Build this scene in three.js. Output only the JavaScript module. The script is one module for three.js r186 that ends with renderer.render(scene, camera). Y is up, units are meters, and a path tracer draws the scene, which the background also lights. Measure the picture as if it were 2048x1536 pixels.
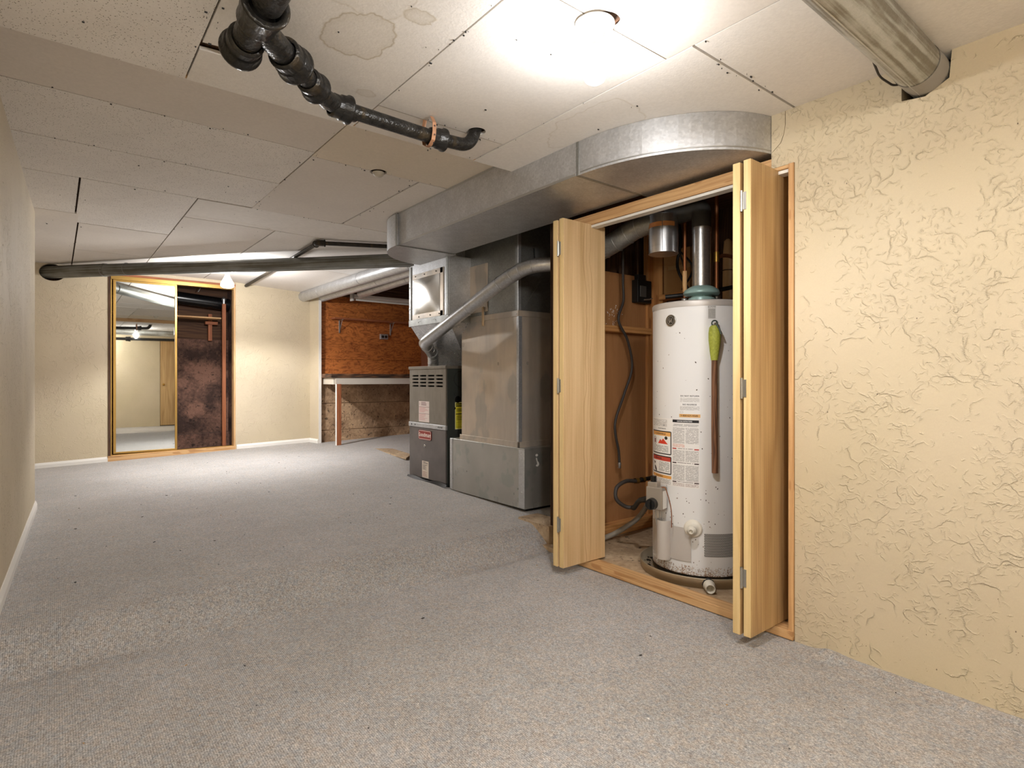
import * as THREE from 'three';
import { RoundedBoxGeometry } from 'three/addons/geometries/RoundedBoxGeometry.js';
import { mergeGeometries } from 'three/addons/utils/BufferGeometryUtils.js';

// ------------------------------------------------------------------ camera, lights, exposure
// World: x runs across the room, y up, z = -d where d is the distance down the room along the right wall.
const scene = new THREE.Scene();
scene.background = new THREE.Color(0x000000);
const camera = new THREE.PerspectiveCamera(2 * Math.atan(768 / 1154) * 180 / Math.PI, 4 / 3, 0.02, 60);
const YAW = 38.4 * Math.PI / 180;
camera.position.set(0, 1.16, 0);
camera.lookAt(Math.sin(YAW), 1.16, -Math.cos(YAW));
camera.setViewOffset(2048, 1536, 0, 10, 2048, 1536);
camera.updateProjectionMatrix();
const renderer = new THREE.WebGLRenderer({ antialias: true });
renderer.toneMapping = THREE.LinearToneMapping;
renderer.toneMappingExposure = 2.0;
renderer.shadowMap.enabled = true;
renderer.shadowMap.type = THREE.PCFSoftShadowMap;

const V = (x, y, d) => new THREE.Vector3(x, y, -d);
const BULB_NEAR = V(1.425, 2.195, 1.349), BULB_FAR = V(1.5, 2.212, 6.975), UNSEEN_GLOBE = V(0.5, 2.2, -0.4);
const WARM = new THREE.Color(0.99, 0.985, 0.99);
const bulbLight = new THREE.PointLight(WARM, 0.62, 0, 2);          // the bulb's neck shades its upper side: a weak all-round part and a strong lower part
bulbLight.position.copy(BULB_NEAR); bulbLight.castShadow = true; bulbLight.shadow.radius = 2; bulbLight.shadow.bias = -0.002;
const bulbDown = new THREE.SpotLight(WARM, 1.95, 0, 1.54, 0.45, 2);
bulbDown.position.copy(BULB_NEAR).y -= 0.045; bulbDown.target.position.set(BULB_NEAR.x, 0, BULB_NEAR.z); bulbDown.castShadow = true; bulbDown.shadow.radius = 1.5;
const reflectorLight = new THREE.SpotLight(WARM, 7.8, 0, 1.26, 0.2, 2);
reflectorLight.position.copy(BULB_FAR).y -= 0.062; reflectorLight.target.position.set(BULB_FAR.x + 0.26, 0, BULB_FAR.z - 0.03);
reflectorLight.castShadow = true; reflectorLight.shadow.radius = 3;
const reflectorBeam = new THREE.SpotLight(WARM, 5.5, 0, 0.95, 0.9, 2);   // the brighter middle of the reflector's beam
reflectorBeam.position.copy(reflectorLight.position); reflectorBeam.target.position.copy(reflectorLight.target.position); reflectorBeam.castShadow = true; reflectorBeam.shadow.radius = 3;
const reflectorSpill = new THREE.PointLight(WARM, 3.8, 0, 2);
reflectorSpill.position.copy(BULB_FAR).y -= 0.02; reflectorSpill.castShadow = true; reflectorSpill.shadow.radius = 2.5;
const unseenGlobeLight = new THREE.PointLight(WARM, 3.0, 0, 2);      // unseen ceiling globe behind the camera, placed to light the right wall
unseenGlobeLight.position.copy(UNSEEN_GLOBE); unseenGlobeLight.castShadow = true; unseenGlobeLight.shadow.radius = 5;
scene.add(bulbLight, bulbDown, bulbDown.target, reflectorLight, reflectorLight.target, reflectorBeam, reflectorBeam.target, reflectorSpill, unseenGlobeLight);

// ------------------------------------------------------------------ small tools
const PI = Math.PI, clamp = (v, a = 0, b = 1) => Math.min(b, Math.max(a, v)), mix = (a, b, t) => a + (b - a) * t, ss = (a, b, v) => { const t = clamp((v - a) / (b - a)); return t * t * (3 - 2 * t); };
function rng(seed) { let s = seed | 0; return () => { s = (s + 0x6d2b79f5) | 0; let t = Math.imul(s ^ (s >>> 15), 1 | s); t = (t + Math.imul(t ^ (t >>> 7), 61 | t)) ^ t; return ((t ^ (t >>> 14)) >>> 0) / 4294967296; }; }
const R = rng(77);
const hash = (x, y, s) => { let h = Math.imul(x, 374761393) ^ Math.imul(y, 668265263) ^ Math.imul(s, 1274126177); h = Math.imul(h ^ (h >>> 13), 1274126177); return ((h ^ (h >>> 16)) >>> 0) / 4294967296; };
const md = (a, n) => ((a % n) + n) % n;
function vn(x, y, s, px, py) {                       // value noise that repeats every px, py cells
  const ix = Math.floor(x), iy = Math.floor(y); let fx = x - ix, fy = y - iy; fx = fx * fx * (3 - 2 * fx); fy = fy * fy * (3 - 2 * fy);
  const X0 = px ? md(ix, px) : ix, X1 = px ? md(ix + 1, px) : ix + 1, Y0 = py ? md(iy, py) : iy, Y1 = py ? md(iy + 1, py) : iy + 1;
  return mix(mix(hash(X0, Y0, s), hash(X1, Y0, s), fx), mix(hash(X0, Y1, s), hash(X1, Y1, s), fx), fy);
}
function fbm(x, y, s, px, py, o = 4) { let a = 0.5, t = 0, n = 0; for (let i = 0; i < o; i++) { t += a * vn(x, y, s + i, px, py); n += a; x *= 2; y *= 2; if (px) px *= 2; if (py) py *= 2; a *= 0.5; } return t / n; }
function dataTex(w, h, fn, srgb = true, wm = 1, hm = 1) {   // fn(u, v) -> sRGB 0..255 triple or one number; wm, hm: metres covered
  const a = new Uint8Array(w * h * 4);
  for (let y = 0, i = 0; y < h; y++) for (let x = 0; x < w; x++, i += 4) {
    const c = fn(x / w, y / h, x, y);
    if (typeof c === 'number') a[i] = a[i + 1] = a[i + 2] = clamp(c, 0, 255); else { a[i] = clamp(c[0], 0, 255); a[i + 1] = clamp(c[1], 0, 255); a[i + 2] = clamp(c[2], 0, 255); }
    a[i + 3] = 255;
  }
  const t = new THREE.DataTexture(a, w, h); return setTex(t, srgb, wm, hm);
}
function setTex(t, srgb, wm, hm) {
  t.wrapS = t.wrapT = THREE.RepeatWrapping; t.magFilter = THREE.LinearFilter; t.minFilter = THREE.LinearMipmapLinearFilter; t.generateMipmaps = true;
  if (srgb) t.colorSpace = THREE.SRGBColorSpace; t.repeat.set(1 / wm, 1 / hm); t.needsUpdate = true; return t;
}
function canvasTex(w, h, draw, wrap = false) {
  const c = document.createElement('canvas'); c.width = w; c.height = h; const g = c.getContext('2d'); draw(g, w, h);
  const t = new THREE.CanvasTexture(c); t.colorSpace = THREE.SRGBColorSpace; t.magFilter = THREE.LinearFilter; if (wrap) t.wrapS = t.wrapT = THREE.RepeatWrapping; return t;
}
const std = (o) => new THREE.MeshStandardMaterial(o);
const col = (r, g, b) => new THREE.Color().setRGB(r / 255, g / 255, b / 255, THREE.SRGBColorSpace);

// geometry in world coordinates; uv in metres
function wuv(g, swap = false) {
  if (g.index) g = g.toNonIndexed();
  const p = g.attributes.position, uv = new Float32Array(p.count * 2), a = new THREE.Vector3(), b = new THREE.Vector3(), c = new THREE.Vector3();
  for (let i = 0; i < p.count; i += 3) {
    a.fromBufferAttribute(p, i); b.fromBufferAttribute(p, i + 1); c.fromBufferAttribute(p, i + 2);
    const n = b.clone().sub(a).cross(c.clone().sub(a)), x = Math.abs(n.x), y = Math.abs(n.y), z = Math.abs(n.z);
    [a, b, c].forEach((q, k) => { let u, v; if (y > x && y > z) { u = q.x; v = -q.z; } else if (x > z) { u = q.z; v = q.y; } else { u = q.x; v = q.y; } if (swap === true || (swap === 'd' && !(y > x && y > z))) [u, v] = [v, u]; uv[(i + k) * 2] = u; uv[(i + k) * 2 + 1] = v; });
  }
  g.setAttribute('uv', new THREE.BufferAttribute(uv, 2)); return g;
}
function bx(x0, x1, y0, y1, d0, d1, r = 0.003, swap = false) {
  const w = x1 - x0, h = y1 - y0, l = d1 - d0, m = Math.min(w, h, l); r = Math.min(r, m * 0.45);
  const g = r > 0 ? new RoundedBoxGeometry(w, h, l, 1, r) : new THREE.BoxGeometry(w, h, l);
  g.translate((x0 + x1) / 2, (y0 + y1) / 2, -(d0 + d1) / 2); return wuv(g, swap);
}
function bar(A, B, w, h, roll = 0, swap = false) {   // a bar of w by h from A to B
  const dir = B.clone().sub(A), L = dir.length(), g = wuv(new RoundedBoxGeometry(w, L, h, 1, Math.min(0.003, w * 0.3, h * 0.3)), swap);
  g.rotateY(roll); g.applyQuaternion(new THREE.Quaternion().setFromUnitVectors(new THREE.Vector3(0, 1, 0), dir.normalize())); const m = A.clone().add(B).multiplyScalar(0.5); g.translate(m.x, m.y, m.z); return g;
}
const shapeOf = (pts, holes = []) => { const s = new THREE.Shape(pts.map(([a, b]) => new THREE.Vector2(a, b))); for (const h of holes) s.holes.push(h.getPoints ? h : new THREE.Path(h.map(([a, b]) => new THREE.Vector2(a, b)))); return s; };
const extr = (s, depth, bev = 0) => new THREE.ExtrudeGeometry(s, bev ? { depth: depth - 2 * bev, bevelEnabled: true, bevelSize: bev, bevelThickness: bev, bevelOffset: -bev, bevelSegments: 1, curveSegments: 24 } : { depth, bevelEnabled: false, curveSegments: 24 });
function prismX(pts, x0, x1, holes = [], bev = 0, swap = false) { const g = extr(shapeOf(pts.map(([d, y]) => [-d, y]), holes.map((h) => h.map(([d, y]) => [-d, y]))), x1 - x0, bev); if (bev) g.translate(0, 0, bev); g.rotateY(-PI / 2); g.translate(x1, 0, 0); return wuv(g, swap); }
function prismZ(pts, d0, d1, holes = [], bev = 0, swap = false) { const g = extr(shapeOf(pts, holes), d1 - d0, bev); if (bev) g.translate(0, 0, bev); g.translate(0, 0, -d1); return wuv(g, swap); }
function prismY(pts, y0, y1, holes = [], bev = 0, swap = false) { const g = extr(shapeOf(pts, holes), y1 - y0, bev); if (bev) g.translate(0, 0, bev); g.rotateX(-PI / 2); g.translate(0, y0, 0); return wuv(g, swap); }
const circ = (a, b, r, n = 28) => Array.from({ length: n }, (_, i) => [a + r * Math.cos(i / n * 2 * PI), b + r * Math.sin(i / n * 2 * PI)]);
function rrect(a0, a1, b0, b1, r, n = 5) { const o = []; for (const [ca, cb, s] of [[a1 - r, b1 - r, 0], [a0 + r, b1 - r, 1], [a0 + r, b0 + r, 2], [a1 - r, b0 + r, 3]]) for (let i = 0; i <= n; i++) { const t = (s + i / n) * PI / 2; o.push([ca + r * Math.cos(t), cb + r * Math.sin(t)]); } return o; }
function roundPath(pts, rad, n = 8) {                // polyline with rounded corners
  const o = [pts[0].clone()];
  for (let i = 1; i < pts.length - 1; i++) {
    const p = pts[i], a = pts[i - 1].clone().sub(p), b = pts[i + 1].clone().sub(p), r = Math.min(Array.isArray(rad) ? rad[i] : rad, a.length() * 0.49, b.length() * 0.49);
    const A = p.clone().add(a.setLength(r)), B = p.clone().add(b.setLength(r));
    for (let k = 0; k <= n; k++) { const t = k / n; o.push(A.clone().multiplyScalar((1 - t) * (1 - t)).addScaledVector(p, 2 * t * (1 - t)).addScaledVector(B, t * t)); }
  }
  o.push(pts[pts.length - 1].clone()); return o;
}
function sweep(pts, r, radial = 20, cap = true) {    // tube through points; r a number or one per point
  const n = pts.length, T = pts.map((p, i) => pts[Math.min(n - 1, i + 1)].clone().sub(pts[Math.max(0, i - 1)]).normalize());
  let N = Math.abs(T[0].y) < 0.9 ? new THREE.Vector3(0, 1, 0) : new THREE.Vector3(1, 0, 0); N.addScaledVector(T[0], -N.dot(T[0])).normalize();
  const P = [], NO = [], U = [], I = []; let len = 0;
  for (let i = 0; i < n; i++) {
    if (i) { len += pts[i].distanceTo(pts[i - 1]); N.addScaledVector(T[i], -N.dot(T[i])).normalize(); }
    const Bn = T[i].clone().cross(N), ri = typeof r === 'number' ? r : r[i];
    for (let k = 0; k <= radial; k++) { const t = k / radial * 2 * PI, q = N.clone().multiplyScalar(Math.cos(t)).addScaledVector(Bn, Math.sin(t)); P.push(pts[i].x + q.x * ri, pts[i].y + q.y * ri, pts[i].z + q.z * ri); NO.push(q.x, q.y, q.z); U.push(t * ri, len); }
  }
  const S = radial + 1;
  for (let i = 0; i < n - 1; i++) for (let k = 0; k < radial; k++) { const a = i * S + k, b = a + S; I.push(a, a + 1, b, b, a + 1, b + 1); }
  if (cap) for (const i of [0, n - 1]) {
    const c = P.length / 3, s = i ? 1 : -1; P.push(pts[i].x, pts[i].y, pts[i].z); NO.push(T[i].x * s, T[i].y * s, T[i].z * s); U.push(0, 0);
    for (let k = 0; k <= radial; k++) { const j = (i * S + k) * 3; P.push(P[j], P[j + 1], P[j + 2]); NO.push(T[i].x * s, T[i].y * s, T[i].z * s); U.push(0, 0); }
    for (let k = 0; k < radial; k++) i ? I.push(c, c + 1 + k, c + 2 + k) : I.push(c, c + 2 + k, c + 1 + k);
  }
  const g = new THREE.BufferGeometry(); g.setAttribute('position', new THREE.Float32BufferAttribute(P, 3)); g.setAttribute('normal', new THREE.Float32BufferAttribute(NO, 3)); g.setAttribute('uv', new THREE.Float32BufferAttribute(U, 2)); g.setIndex(I); return g.toNonIndexed();
}
function revolve(prof, A, dir, seg = 32) {            // profile [[t along dir, radius], ...] turned around an axis from A
  const g = new THREE.LatheGeometry(prof.map(([t, r]) => new THREE.Vector2(Math.max(r, 1e-5), t)), seg); g.applyQuaternion(new THREE.Quaternion().setFromUnitVectors(new THREE.Vector3(0, 1, 0), dir.clone().normalize())); g.translate(A.x, A.y, A.z);
  const p = g.attributes.uv, L = prof[prof.length - 1][0] - prof[0][0]; for (let i = 0; i < p.count; i++) p.setXY(i, p.getX(i) * 2 * PI * prof[0][1], p.getY(i) * L); return g.toNonIndexed();
}
const ring = (C, dir, r, w) => { const g = new THREE.TorusGeometry(r, w, 6, 32); g.applyQuaternion(new THREE.Quaternion().setFromUnitVectors(new THREE.Vector3(0, 0, 1), dir.clone().normalize())); g.translate(C.x, C.y, C.z); return g.toNonIndexed(); };
const merge = (l) => mergeGeometries(l.map((g) => { if (g.index) g = g.toNonIndexed(); for (const k of Object.keys(g.attributes)) if (!['position', 'normal', 'uv', 'color'].includes(k)) g.deleteAttribute(k); return g; }));
function plate(C, w, h, facing, ang = 0) {           // flat print: facing 'x' looks towards -x, 'd' towards the camera end
  const g = new THREE.PlaneGeometry(w, h); if (ang) g.rotateZ(ang); if (facing === 'x') g.rotateY(-PI / 2); g.translate(C.x, C.y, C.z); return g;
}

// objects
const taken = {};
const numbered = (n) => { const k = taken[n] = (taken[n] ?? -1) + 1; return k ? n + '_' + String(k).padStart(3, '0') : n; };
function thing(name, label, category, [x, y, d] = [0, 0, 0], extra = {}) { const o = new THREE.Group(); o.name = numbered(name); o.position.set(x, y, -d); o.userData = { label, category, ...extra }; scene.add(o); return o; }
const struct = (name, label, category, at) => thing(name, label, category, at, { kind: 'structure' });
function part(parent, name, geo, mat, label) {       // geometry is given in world coordinates
  let root = parent; while (root.parent && root.parent !== scene) root = root.parent;
  geo.translate(-root.position.x, -root.position.y, -root.position.z);
  const m = new THREE.Mesh(geo, mat); m.name = name; m.castShadow = m.receiveShadow = true; if (label) m.userData.label = label; parent.add(m); return m;
}

const parts = (parent, name, geos, mat, label) => geos.map((g) => part(parent, name, g, mat, label));

// ------------------------------------------------------------------ materials
const carpetTex = dataTex(1024, 1024, (u, v, x, y) => {
  const rib = Math.sin(u * 2 * PI * 130), f = fbm(u * 300, v * 220, 3, 300, 220, 2), f2 = fbm(u * 130, v * 90, 9, 130, 90, 2), big = fbm(u * 9, v * 9, 5, 9, 9, 3), h = hash(x, y, 4);
  let b = 168 + (f - 0.5) * 84 + (f2 - 0.5) * 26 + (h - 0.5) * 60 + rib * 11 + (big - 0.5) * 12; if (hash(x >> 1, y >> 1, 21) > 0.994) b += 55; if (hash(x >> 1, y >> 1, 22) > 0.995) b -= 55;
  const warm = (fbm(u * 60, v * 60, 31, 60, 60, 2) - 0.5) * 14; return [b * 0.99 + warm, b * 0.965, b * 0.945 - warm];
}, true, 0.9, 0.9);
const carpetBump = dataTex(1024, 1024, (u, v, x, y) => 128 + Math.sin(u * 2 * PI * 130) * 42 + (fbm(u * 300, v * 220, 3, 300, 220, 2) - 0.5) * 150, false, 0.9, 0.9);
const M = {};
M.carpet = new THREE.MeshPhysicalMaterial({ map: carpetTex, bumpMap: carpetBump, bumpScale: 0.0016, roughness: 1, vertexColors: true, sheen: 1, sheenRoughness: 0.7, sheenColor: new THREE.Color(0.8, 0.78, 0.76), specularIntensity: 0.2 });

// troweled plaster: ragged raised ridges, fly specks
const PW = 2048, plasterH = new Float32Array(PW * PW);
{
  const r = rng(5), put = (x, y, v) => { const i = md(y | 0, PW) * PW + md(x | 0, PW); if (v > plasterH[i]) plasterH[i] = v; };
  for (let s = 0; s < 14000; s++) {
    let x = r() * PW, y = r() * PW; const big = r() < 0.1; if (vn(x / 170, y / 170, 8, 12, 12) < 0.36 && r() < 0.85) continue;
    let a = r() * 2 * PI; const n = big ? 25 + r() * 55 : 6 + r() * 18, hgt = big ? 0.6 + r() * 0.4 : 0.3 + r() * 0.4, side = r() < 0.5 ? 1 : -1;
    for (let k = 0; k < n; k++) {
      a += (r() - 0.5) * 0.9; x += Math.cos(a) * 1.5; y += Math.sin(a) * 1.5; const env = Math.sin(PI * (k + 1) / (n + 1));
      for (let w = -2; w <= 11; w++) { const f = w < 0 ? 1 + w * 0.45 : Math.exp(-w / 2.4); put(x - Math.sin(a) * w * side, y + Math.cos(a) * w * side, hgt * env * f); }
    }
  }
}
const plasterBump = dataTex(PW, PW, (u, v, x, y) => 40 + plasterH[y * PW + x] * 190 + (fbm(u * 90, v * 90, 14, 90, 90, 3) - 0.5) * 26, false, 2.56, 2.56);
const plasterMap = (r0, g0, b0) => { const c = dataTex(1024, 1024, (u, v, x, y) => { const n = (fbm(u * 7, v * 7, 41, 7, 7, 4) - 0.5) * 13 + (hash(x, y, 6) - 0.5) * 4, w = (fbm(u * 4, v * 4, 45, 4, 4, 3) - 0.5) * 10; return [r0 + n, g0 + n, b0 + n - w]; }, true, 2.56, 2.56);
  const a = c.image.data, r = rng(19); for (let s = 0; s < 70; s++) { const X = r() * 1024 | 0, Y = r() * 1024 | 0, L = 1 + (r() * 2 | 0); for (let k = 0; k < L; k++) { const i = (md(Y + k, 1024) * 1024 + X) * 4; a[i] = 62; a[i + 1] = 48; a[i + 2] = 36; } } return c; };
M.plaster = std({ map: plasterMap(201, 186, 157), bumpMap: plasterBump, bumpScale: 0.0068, roughness: 0.62 });
M.plasterFar = std({ map: plasterMap(204, 189, 161), bumpMap: plasterBump, bumpScale: 0.006, roughness: 0.6 });
M.whitePaint = std({ color: col(233, 229, 222), roughness: 0.45 });
M.stubEdge = std({ color: col(226, 214, 190), roughness: 0.6 });

const stip = dataTex(1024, 1024, (u, v, x, y) => 120 + (fbm(u * 170, v * 170, 51, 170, 170, 2) - 0.5) * 170, false, 1, 1);
const ceilBase = (u, v, x, y) => { const n = (fbm(u * 5, v * 5, 61, 5, 5, 4) - 0.5) * 9 + (fbm(u * 150, v * 150, 62, 150, 150, 2) - 0.5) * 9 + (hash(x, y, 6) - 0.5) * 4; return [236 + n, 231 + n, 225 + n]; };
const ceilTex = dataTex(1024, 1024, ceilBase, true, 1.4, 1.4);
const dotTex = dataTex(1024, 1024, ceilBase, true, 0.7, 0.7);
{ const a = dotTex.image.data, r = rng(33); for (let s = 0; s < 2600; s++) { const X = r() * 1024 | 0, Y = r() * 1024 | 0, rad = 0.8 + r() * 1.9, k = 70 + r() * 80; for (let j = -3; j <= 3; j++) for (let i = -3; i <= 3; i++) if (i * i + j * j <= rad * rad) { const q = (md(Y + j, 1024) * 1024 + md(X + i, 1024)) * 4; a[q] = k; a[q + 1] = k * 0.9; a[q + 2] = k * 0.8; } } }
M.ceil = std({ map: ceilTex, bumpMap: stip, bumpScale: 0.0005, roughness: 0.9 });
M.ceilDots = std({ map: dotTex, bumpMap: stip, bumpScale: 0.0005, roughness: 0.9 });
M.ceilSmooth = std({ map: ceilTex, color: col(246, 243, 240), roughness: 0.9 });
M.ceilTan = std({ map: ceilTex, color: col(246, 239, 226), roughness: 0.9 });
// water-stained boards: rings of brown with their own ragged outline; the texture covers x0..x1, d0..d1
function stainTex(x0, x1, d0, d1, blobs) {
  const w = 768, h = Math.round(768 * (d1 - d0) / (x1 - x0));
  const t = dataTex(w, h, (u, v, x, y) => {
    const X = mix(x0, x1, u), D = mix(d0, d1, v), c = ceilBase(u * 0.5, v * 0.5 * h / w, x, y); let s = 0;
    for (const [bx0, bd0, rx, rd, seed, amp, fill] of blobs) {
      const a = Math.atan2((D - bd0) / rd, (X - bx0) / rx), q = Math.hypot((X - bx0) / rx, (D - bd0) / rd), e = 1 + (fbm(3 + Math.cos(a) * 1.6, 3 + Math.sin(a) * 1.6, seed, 0, 0, 4) - 0.5) * 0.85, k = (q - e) * (rx + rd) / 2;
      s = Math.max(s, amp * Math.exp(-Math.pow(k / 0.0045, 2)), k < 0 ? amp * (0.13 + fill * Math.exp(k / 0.03)) : 0);
    }
    return [c[0] - 62 * s, c[1] - 72 * s, c[2] - 92 * s];
  }, true, 1, 1);
  t.wrapS = t.wrapT = THREE.ClampToEdgeWrapping; t.repeat.set(1 / (x1 - x0), 1 / (d1 - d0)); t.offset.set(-x0 / (x1 - x0), -d0 / (d1 - d0)); return t;
}

// galvanised steel with spangle
const spCells = (() => { const r = rng(9), n = 26, c = []; for (let j = 0; j < n; j++) for (let i = 0; i < n; i++) c.push([(i + r()) / n, (j + r()) / n, r(), r()]); return { n, c }; })();
function spangle(u, v) { const { n, c } = spCells, i0 = Math.floor(u * n), j0 = Math.floor(v * n); let best = 9, id = null; for (let j = -1; j <= 1; j++) for (let i = -1; i <= 1; i++) { const q = c[md(j0 + j, n) * n + md(i0 + i, n)]; let du = Math.abs(q[0] - u), dv = Math.abs(q[1] - v); du = Math.min(du, 1 - du); dv = Math.min(dv, 1 - dv); const e = du * du + dv * dv; if (e < best) { best = e; id = q; } } return id; }
const galvMap = dataTex(512, 512, (u, v, x, y) => { const q = spangle(u, v), b = 196 + q[2] * 16 + (fbm(u * 5, v * 5, 71, 5, 5, 4) - 0.5) * 22 + (hash(x, y, 2) - 0.5) * 8; return [b * 0.985, b * 0.99, b]; }, true, 0.24, 0.24);
const galvRough = dataTex(512, 512, (u, v) => { const q = spangle(u, v); return 96 + q[3] * 34 + (fbm(u * 8, v * 8, 73, 8, 8, 4) - 0.5) * 36; }, false, 0.24, 0.24);
const galv = (o = {}) => std({ map: galvMap, roughnessMap: galvRough, metalness: 0.75, roughness: 1, ...o });
M.galv = galv(); M.galvDark = galv({ color: col(196, 196, 190) }); M.galvBright = std({ map: galvMap, metalness: 0.9, roughness: 0.3 });
M.steelEdge = std({ color: col(190, 190, 188), metalness: 0.9, roughness: 0.4 });
const dustMap = dataTex(1024, 1024, (u, v, x, y) => { const st = fbm(u * 40, v * 6, 81, 40, 6, 3), n = fbm(u * 4, v * 4, 82, 4, 4, 5), d = ss(0.35, 0.7, n), sm = ss(0.64, 0.74, fbm(u * 5, v * 4, 87, 5, 4, 5)) * 0.5, b = (st - 0.5) * 12 + (hash(x, y, 3) - 0.5) * 8; return [mix(mix(186, 202, d), 160, sm) + b, mix(mix(176, 187, d), 156, sm) + b, mix(mix(164, 169, d), 148, sm) + b]; }, true, 1.1, 1.1);
const sheetMap = dataTex(512, 512, (u, v, x, y) => { const n = fbm(u * 4, v * 4, 182, 4, 4, 5), sm = ss(0.6, 0.7, fbm(u * 6, v * 5, 187, 6, 5, 4)) * 0.5, b = (n - 0.5) * 30 + (hash(x, y, 3) - 0.5) * 8; return [mix(178, 150, sm) + b, mix(176, 156, sm) + b, mix(170, 150, sm) + b]; }, true, 0.9, 0.9);
const dustRough = dataTex(512, 512, (u, v) => 105 + (fbm(u * 6, v * 6, 84, 6, 6, 4) - 0.5) * 120, false, 1.1, 1.1);
M.sheet = std({ map: sheetMap, roughnessMap: dustRough, metalness: 0.6, roughness: 0.9 });
M.dusty = std({ map: dustMap, roughnessMap: dustRough, metalness: 0.4, roughness: 1 });
const streakMap = dataTex(512, 1024, (u, v, x, y) => { const s = fbm(u * 34, v * 2, 91, 34, 2, 4), p = fbm(u * 5, v * 9, 92, 5, 9, 5), dirt = ss(0.42, 0.66, s * 0.72 + p * 0.3) * 0.85; const b = (hash(x, y, 3) - 0.5) * 22; return [mix(186, 128, dirt) + b, mix(186, 122, dirt) + b, mix(180, 108, dirt) + b]; }, true, 0.5, 0.9);
M.streak = std({ map: streakMap, roughnessMap: galvRough, metalness: 0.5, roughness: 1.2 });
M.pipeGrey = std({ map: (() => { const t = streakMap.clone(); t.repeat.set(2, 0.6); return t; })(), metalness: 0.55, roughness: 0.55, color: col(200, 203, 206) });
M.chrome = std({ color: col(205, 203, 198), metalness: 1, roughness: 0.22 });

const ironMap = dataTex(512, 512, (u, v, x, y) => { const n = fbm(u * 14, v * 14, 101, 14, 14, 4), rust = ss(0.64, 0.8, fbm(u * 6, v * 6, 103, 6, 6, 4)) * 0.7, b = 40 + (n - 0.5) * 34 + (hash(x, y, 3) - 0.5) * 10; return [mix(b, 104, rust * 0.6), mix(b * 0.97, 84, rust * 0.6), mix(b * 0.93, 56, rust * 0.6)]; }, true, 0.4, 0.4);
const ironBump = dataTex(512, 512, (u, v) => fbm(u * 40, v * 40, 105, 40, 40, 3) * 255, false, 0.4, 0.4);
M.iron = std({ map: ironMap, bumpMap: ironBump, bumpScale: 0.003, roughness: 0.3, metalness: 0.25 });
M.rustIron = std({ map: ironMap, color: col(255, 235, 205), roughness: 0.55, metalness: 0.3 });
M.black = std({ color: col(20, 19, 18), roughness: 0.55 });
M.blackGloss = std({ color: col(16, 16, 17), roughness: 0.25 });
M.cable = std({ color: col(52, 46, 42), roughness: 0.6 });
M.dark = std({ color: col(40, 32, 26), roughness: 0.95 });

function wood(base, dark, o = {}) {                   // grain runs along v
  const { rings = 9, seed = 1, contrast = 1, warp = 0.5, w = 512, h = 1024, wm = 0.5, hm = 1.6, knots = 0, lines = [] } = o;
  return dataTex(w, h, (u, v, x, y) => {
    const wp = (fbm(u * 3, v * 2, seed, 3, 2, 3) - 0.5) * warp, q = (u + wp) * rings, rg = Math.pow(0.5 + 0.5 * Math.sin(q * 2 * PI), 2.2), f = fbm(u * 120, v * 6, seed + 4, 120, 6, 3), g2 = fbm(u * 22, v * 3, seed + 9, 22, 3, 3);
    let t = clamp((rg * 0.42 + (f - 0.5) * 1.0 + (g2 - 0.5) * 0.9) * contrast + 0.22); if (knots) { const kn = fbm(u * 5, v * 7, seed + 15, 5, 7, 2); t = clamp(t + ss(0.74, 0.82, kn) * 0.9); }
    for (const [l0, la, lw] of lines) { const e = Math.abs(u - l0 - (fbm(v * 7, l0 * 9, seed + 31, 7, 0, 3) - 0.5) * la) / lw; if (e < 1) t = clamp(t + (1 - e) * 1.1, 0, 1.5); }
    const n = (hash(x, y, seed) - 0.5) * 8; return [mix(base[0], dark[0], t) + n, mix(base[1], dark[1], t) + n, mix(base[2], dark[2], t) + n];
  }, true, wm, hm);
}
M.door = std({ map: wood([221, 191, 147], [192, 156, 110], { rings: 3, warp: 0.7, contrast: 0.75, seed: 11, hm: 2.2, wm: 0.6, lines: [[0.2, 0.12, 0.006], [0.275, 0.08, 0.005], [0.24, 0.1, 0.003]] }), roughness: 0.5 });
M.doorDark = std({ map: wood([206, 172, 122], [164, 127, 81], { rings: 4, warp: 0.8, contrast: 0.95, seed: 17, hm: 2.1, wm: 0.45 }), roughness: 0.45 });
M.doorEdge = std({ map: wood([232, 204, 150], [205, 170, 112], { rings: 5, contrast: 0.7, seed: 23, wm: 0.2, hm: 1.5 }), roughness: 0.55 });
M.pine = std({ map: wood([214, 174, 124], [180, 134, 86], { rings: 6, contrast: 0.9, seed: 31, wm: 0.2, hm: 1.2, knots: 1 }), roughness: 0.65 });
M.stud = std({ map: wood([206, 152, 92], [160, 104, 56], { rings: 6, contrast: 0.9, seed: 37, wm: 0.2, hm: 1.3, knots: 1 }), roughness: 0.7 });
M.board = std({ map: wood([172, 122, 76], [150, 102, 60], { rings: 1, contrast: 0.5, seed: 41, wm: 0.8, hm: 0.8 }), roughness: 0.8 });
M.oldWood = std({ map: wood([96, 66, 44], [58, 38, 26], { rings: 8, contrast: 1, seed: 43, wm: 0.3, hm: 1.2 }), roughness: 0.85 });
M.redwood = std({ map: wood([176, 108, 68], [132, 74, 44], { rings: 6, contrast: 1, seed: 47, wm: 0.2, hm: 1.1 }), roughness: 0.65 });
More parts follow.
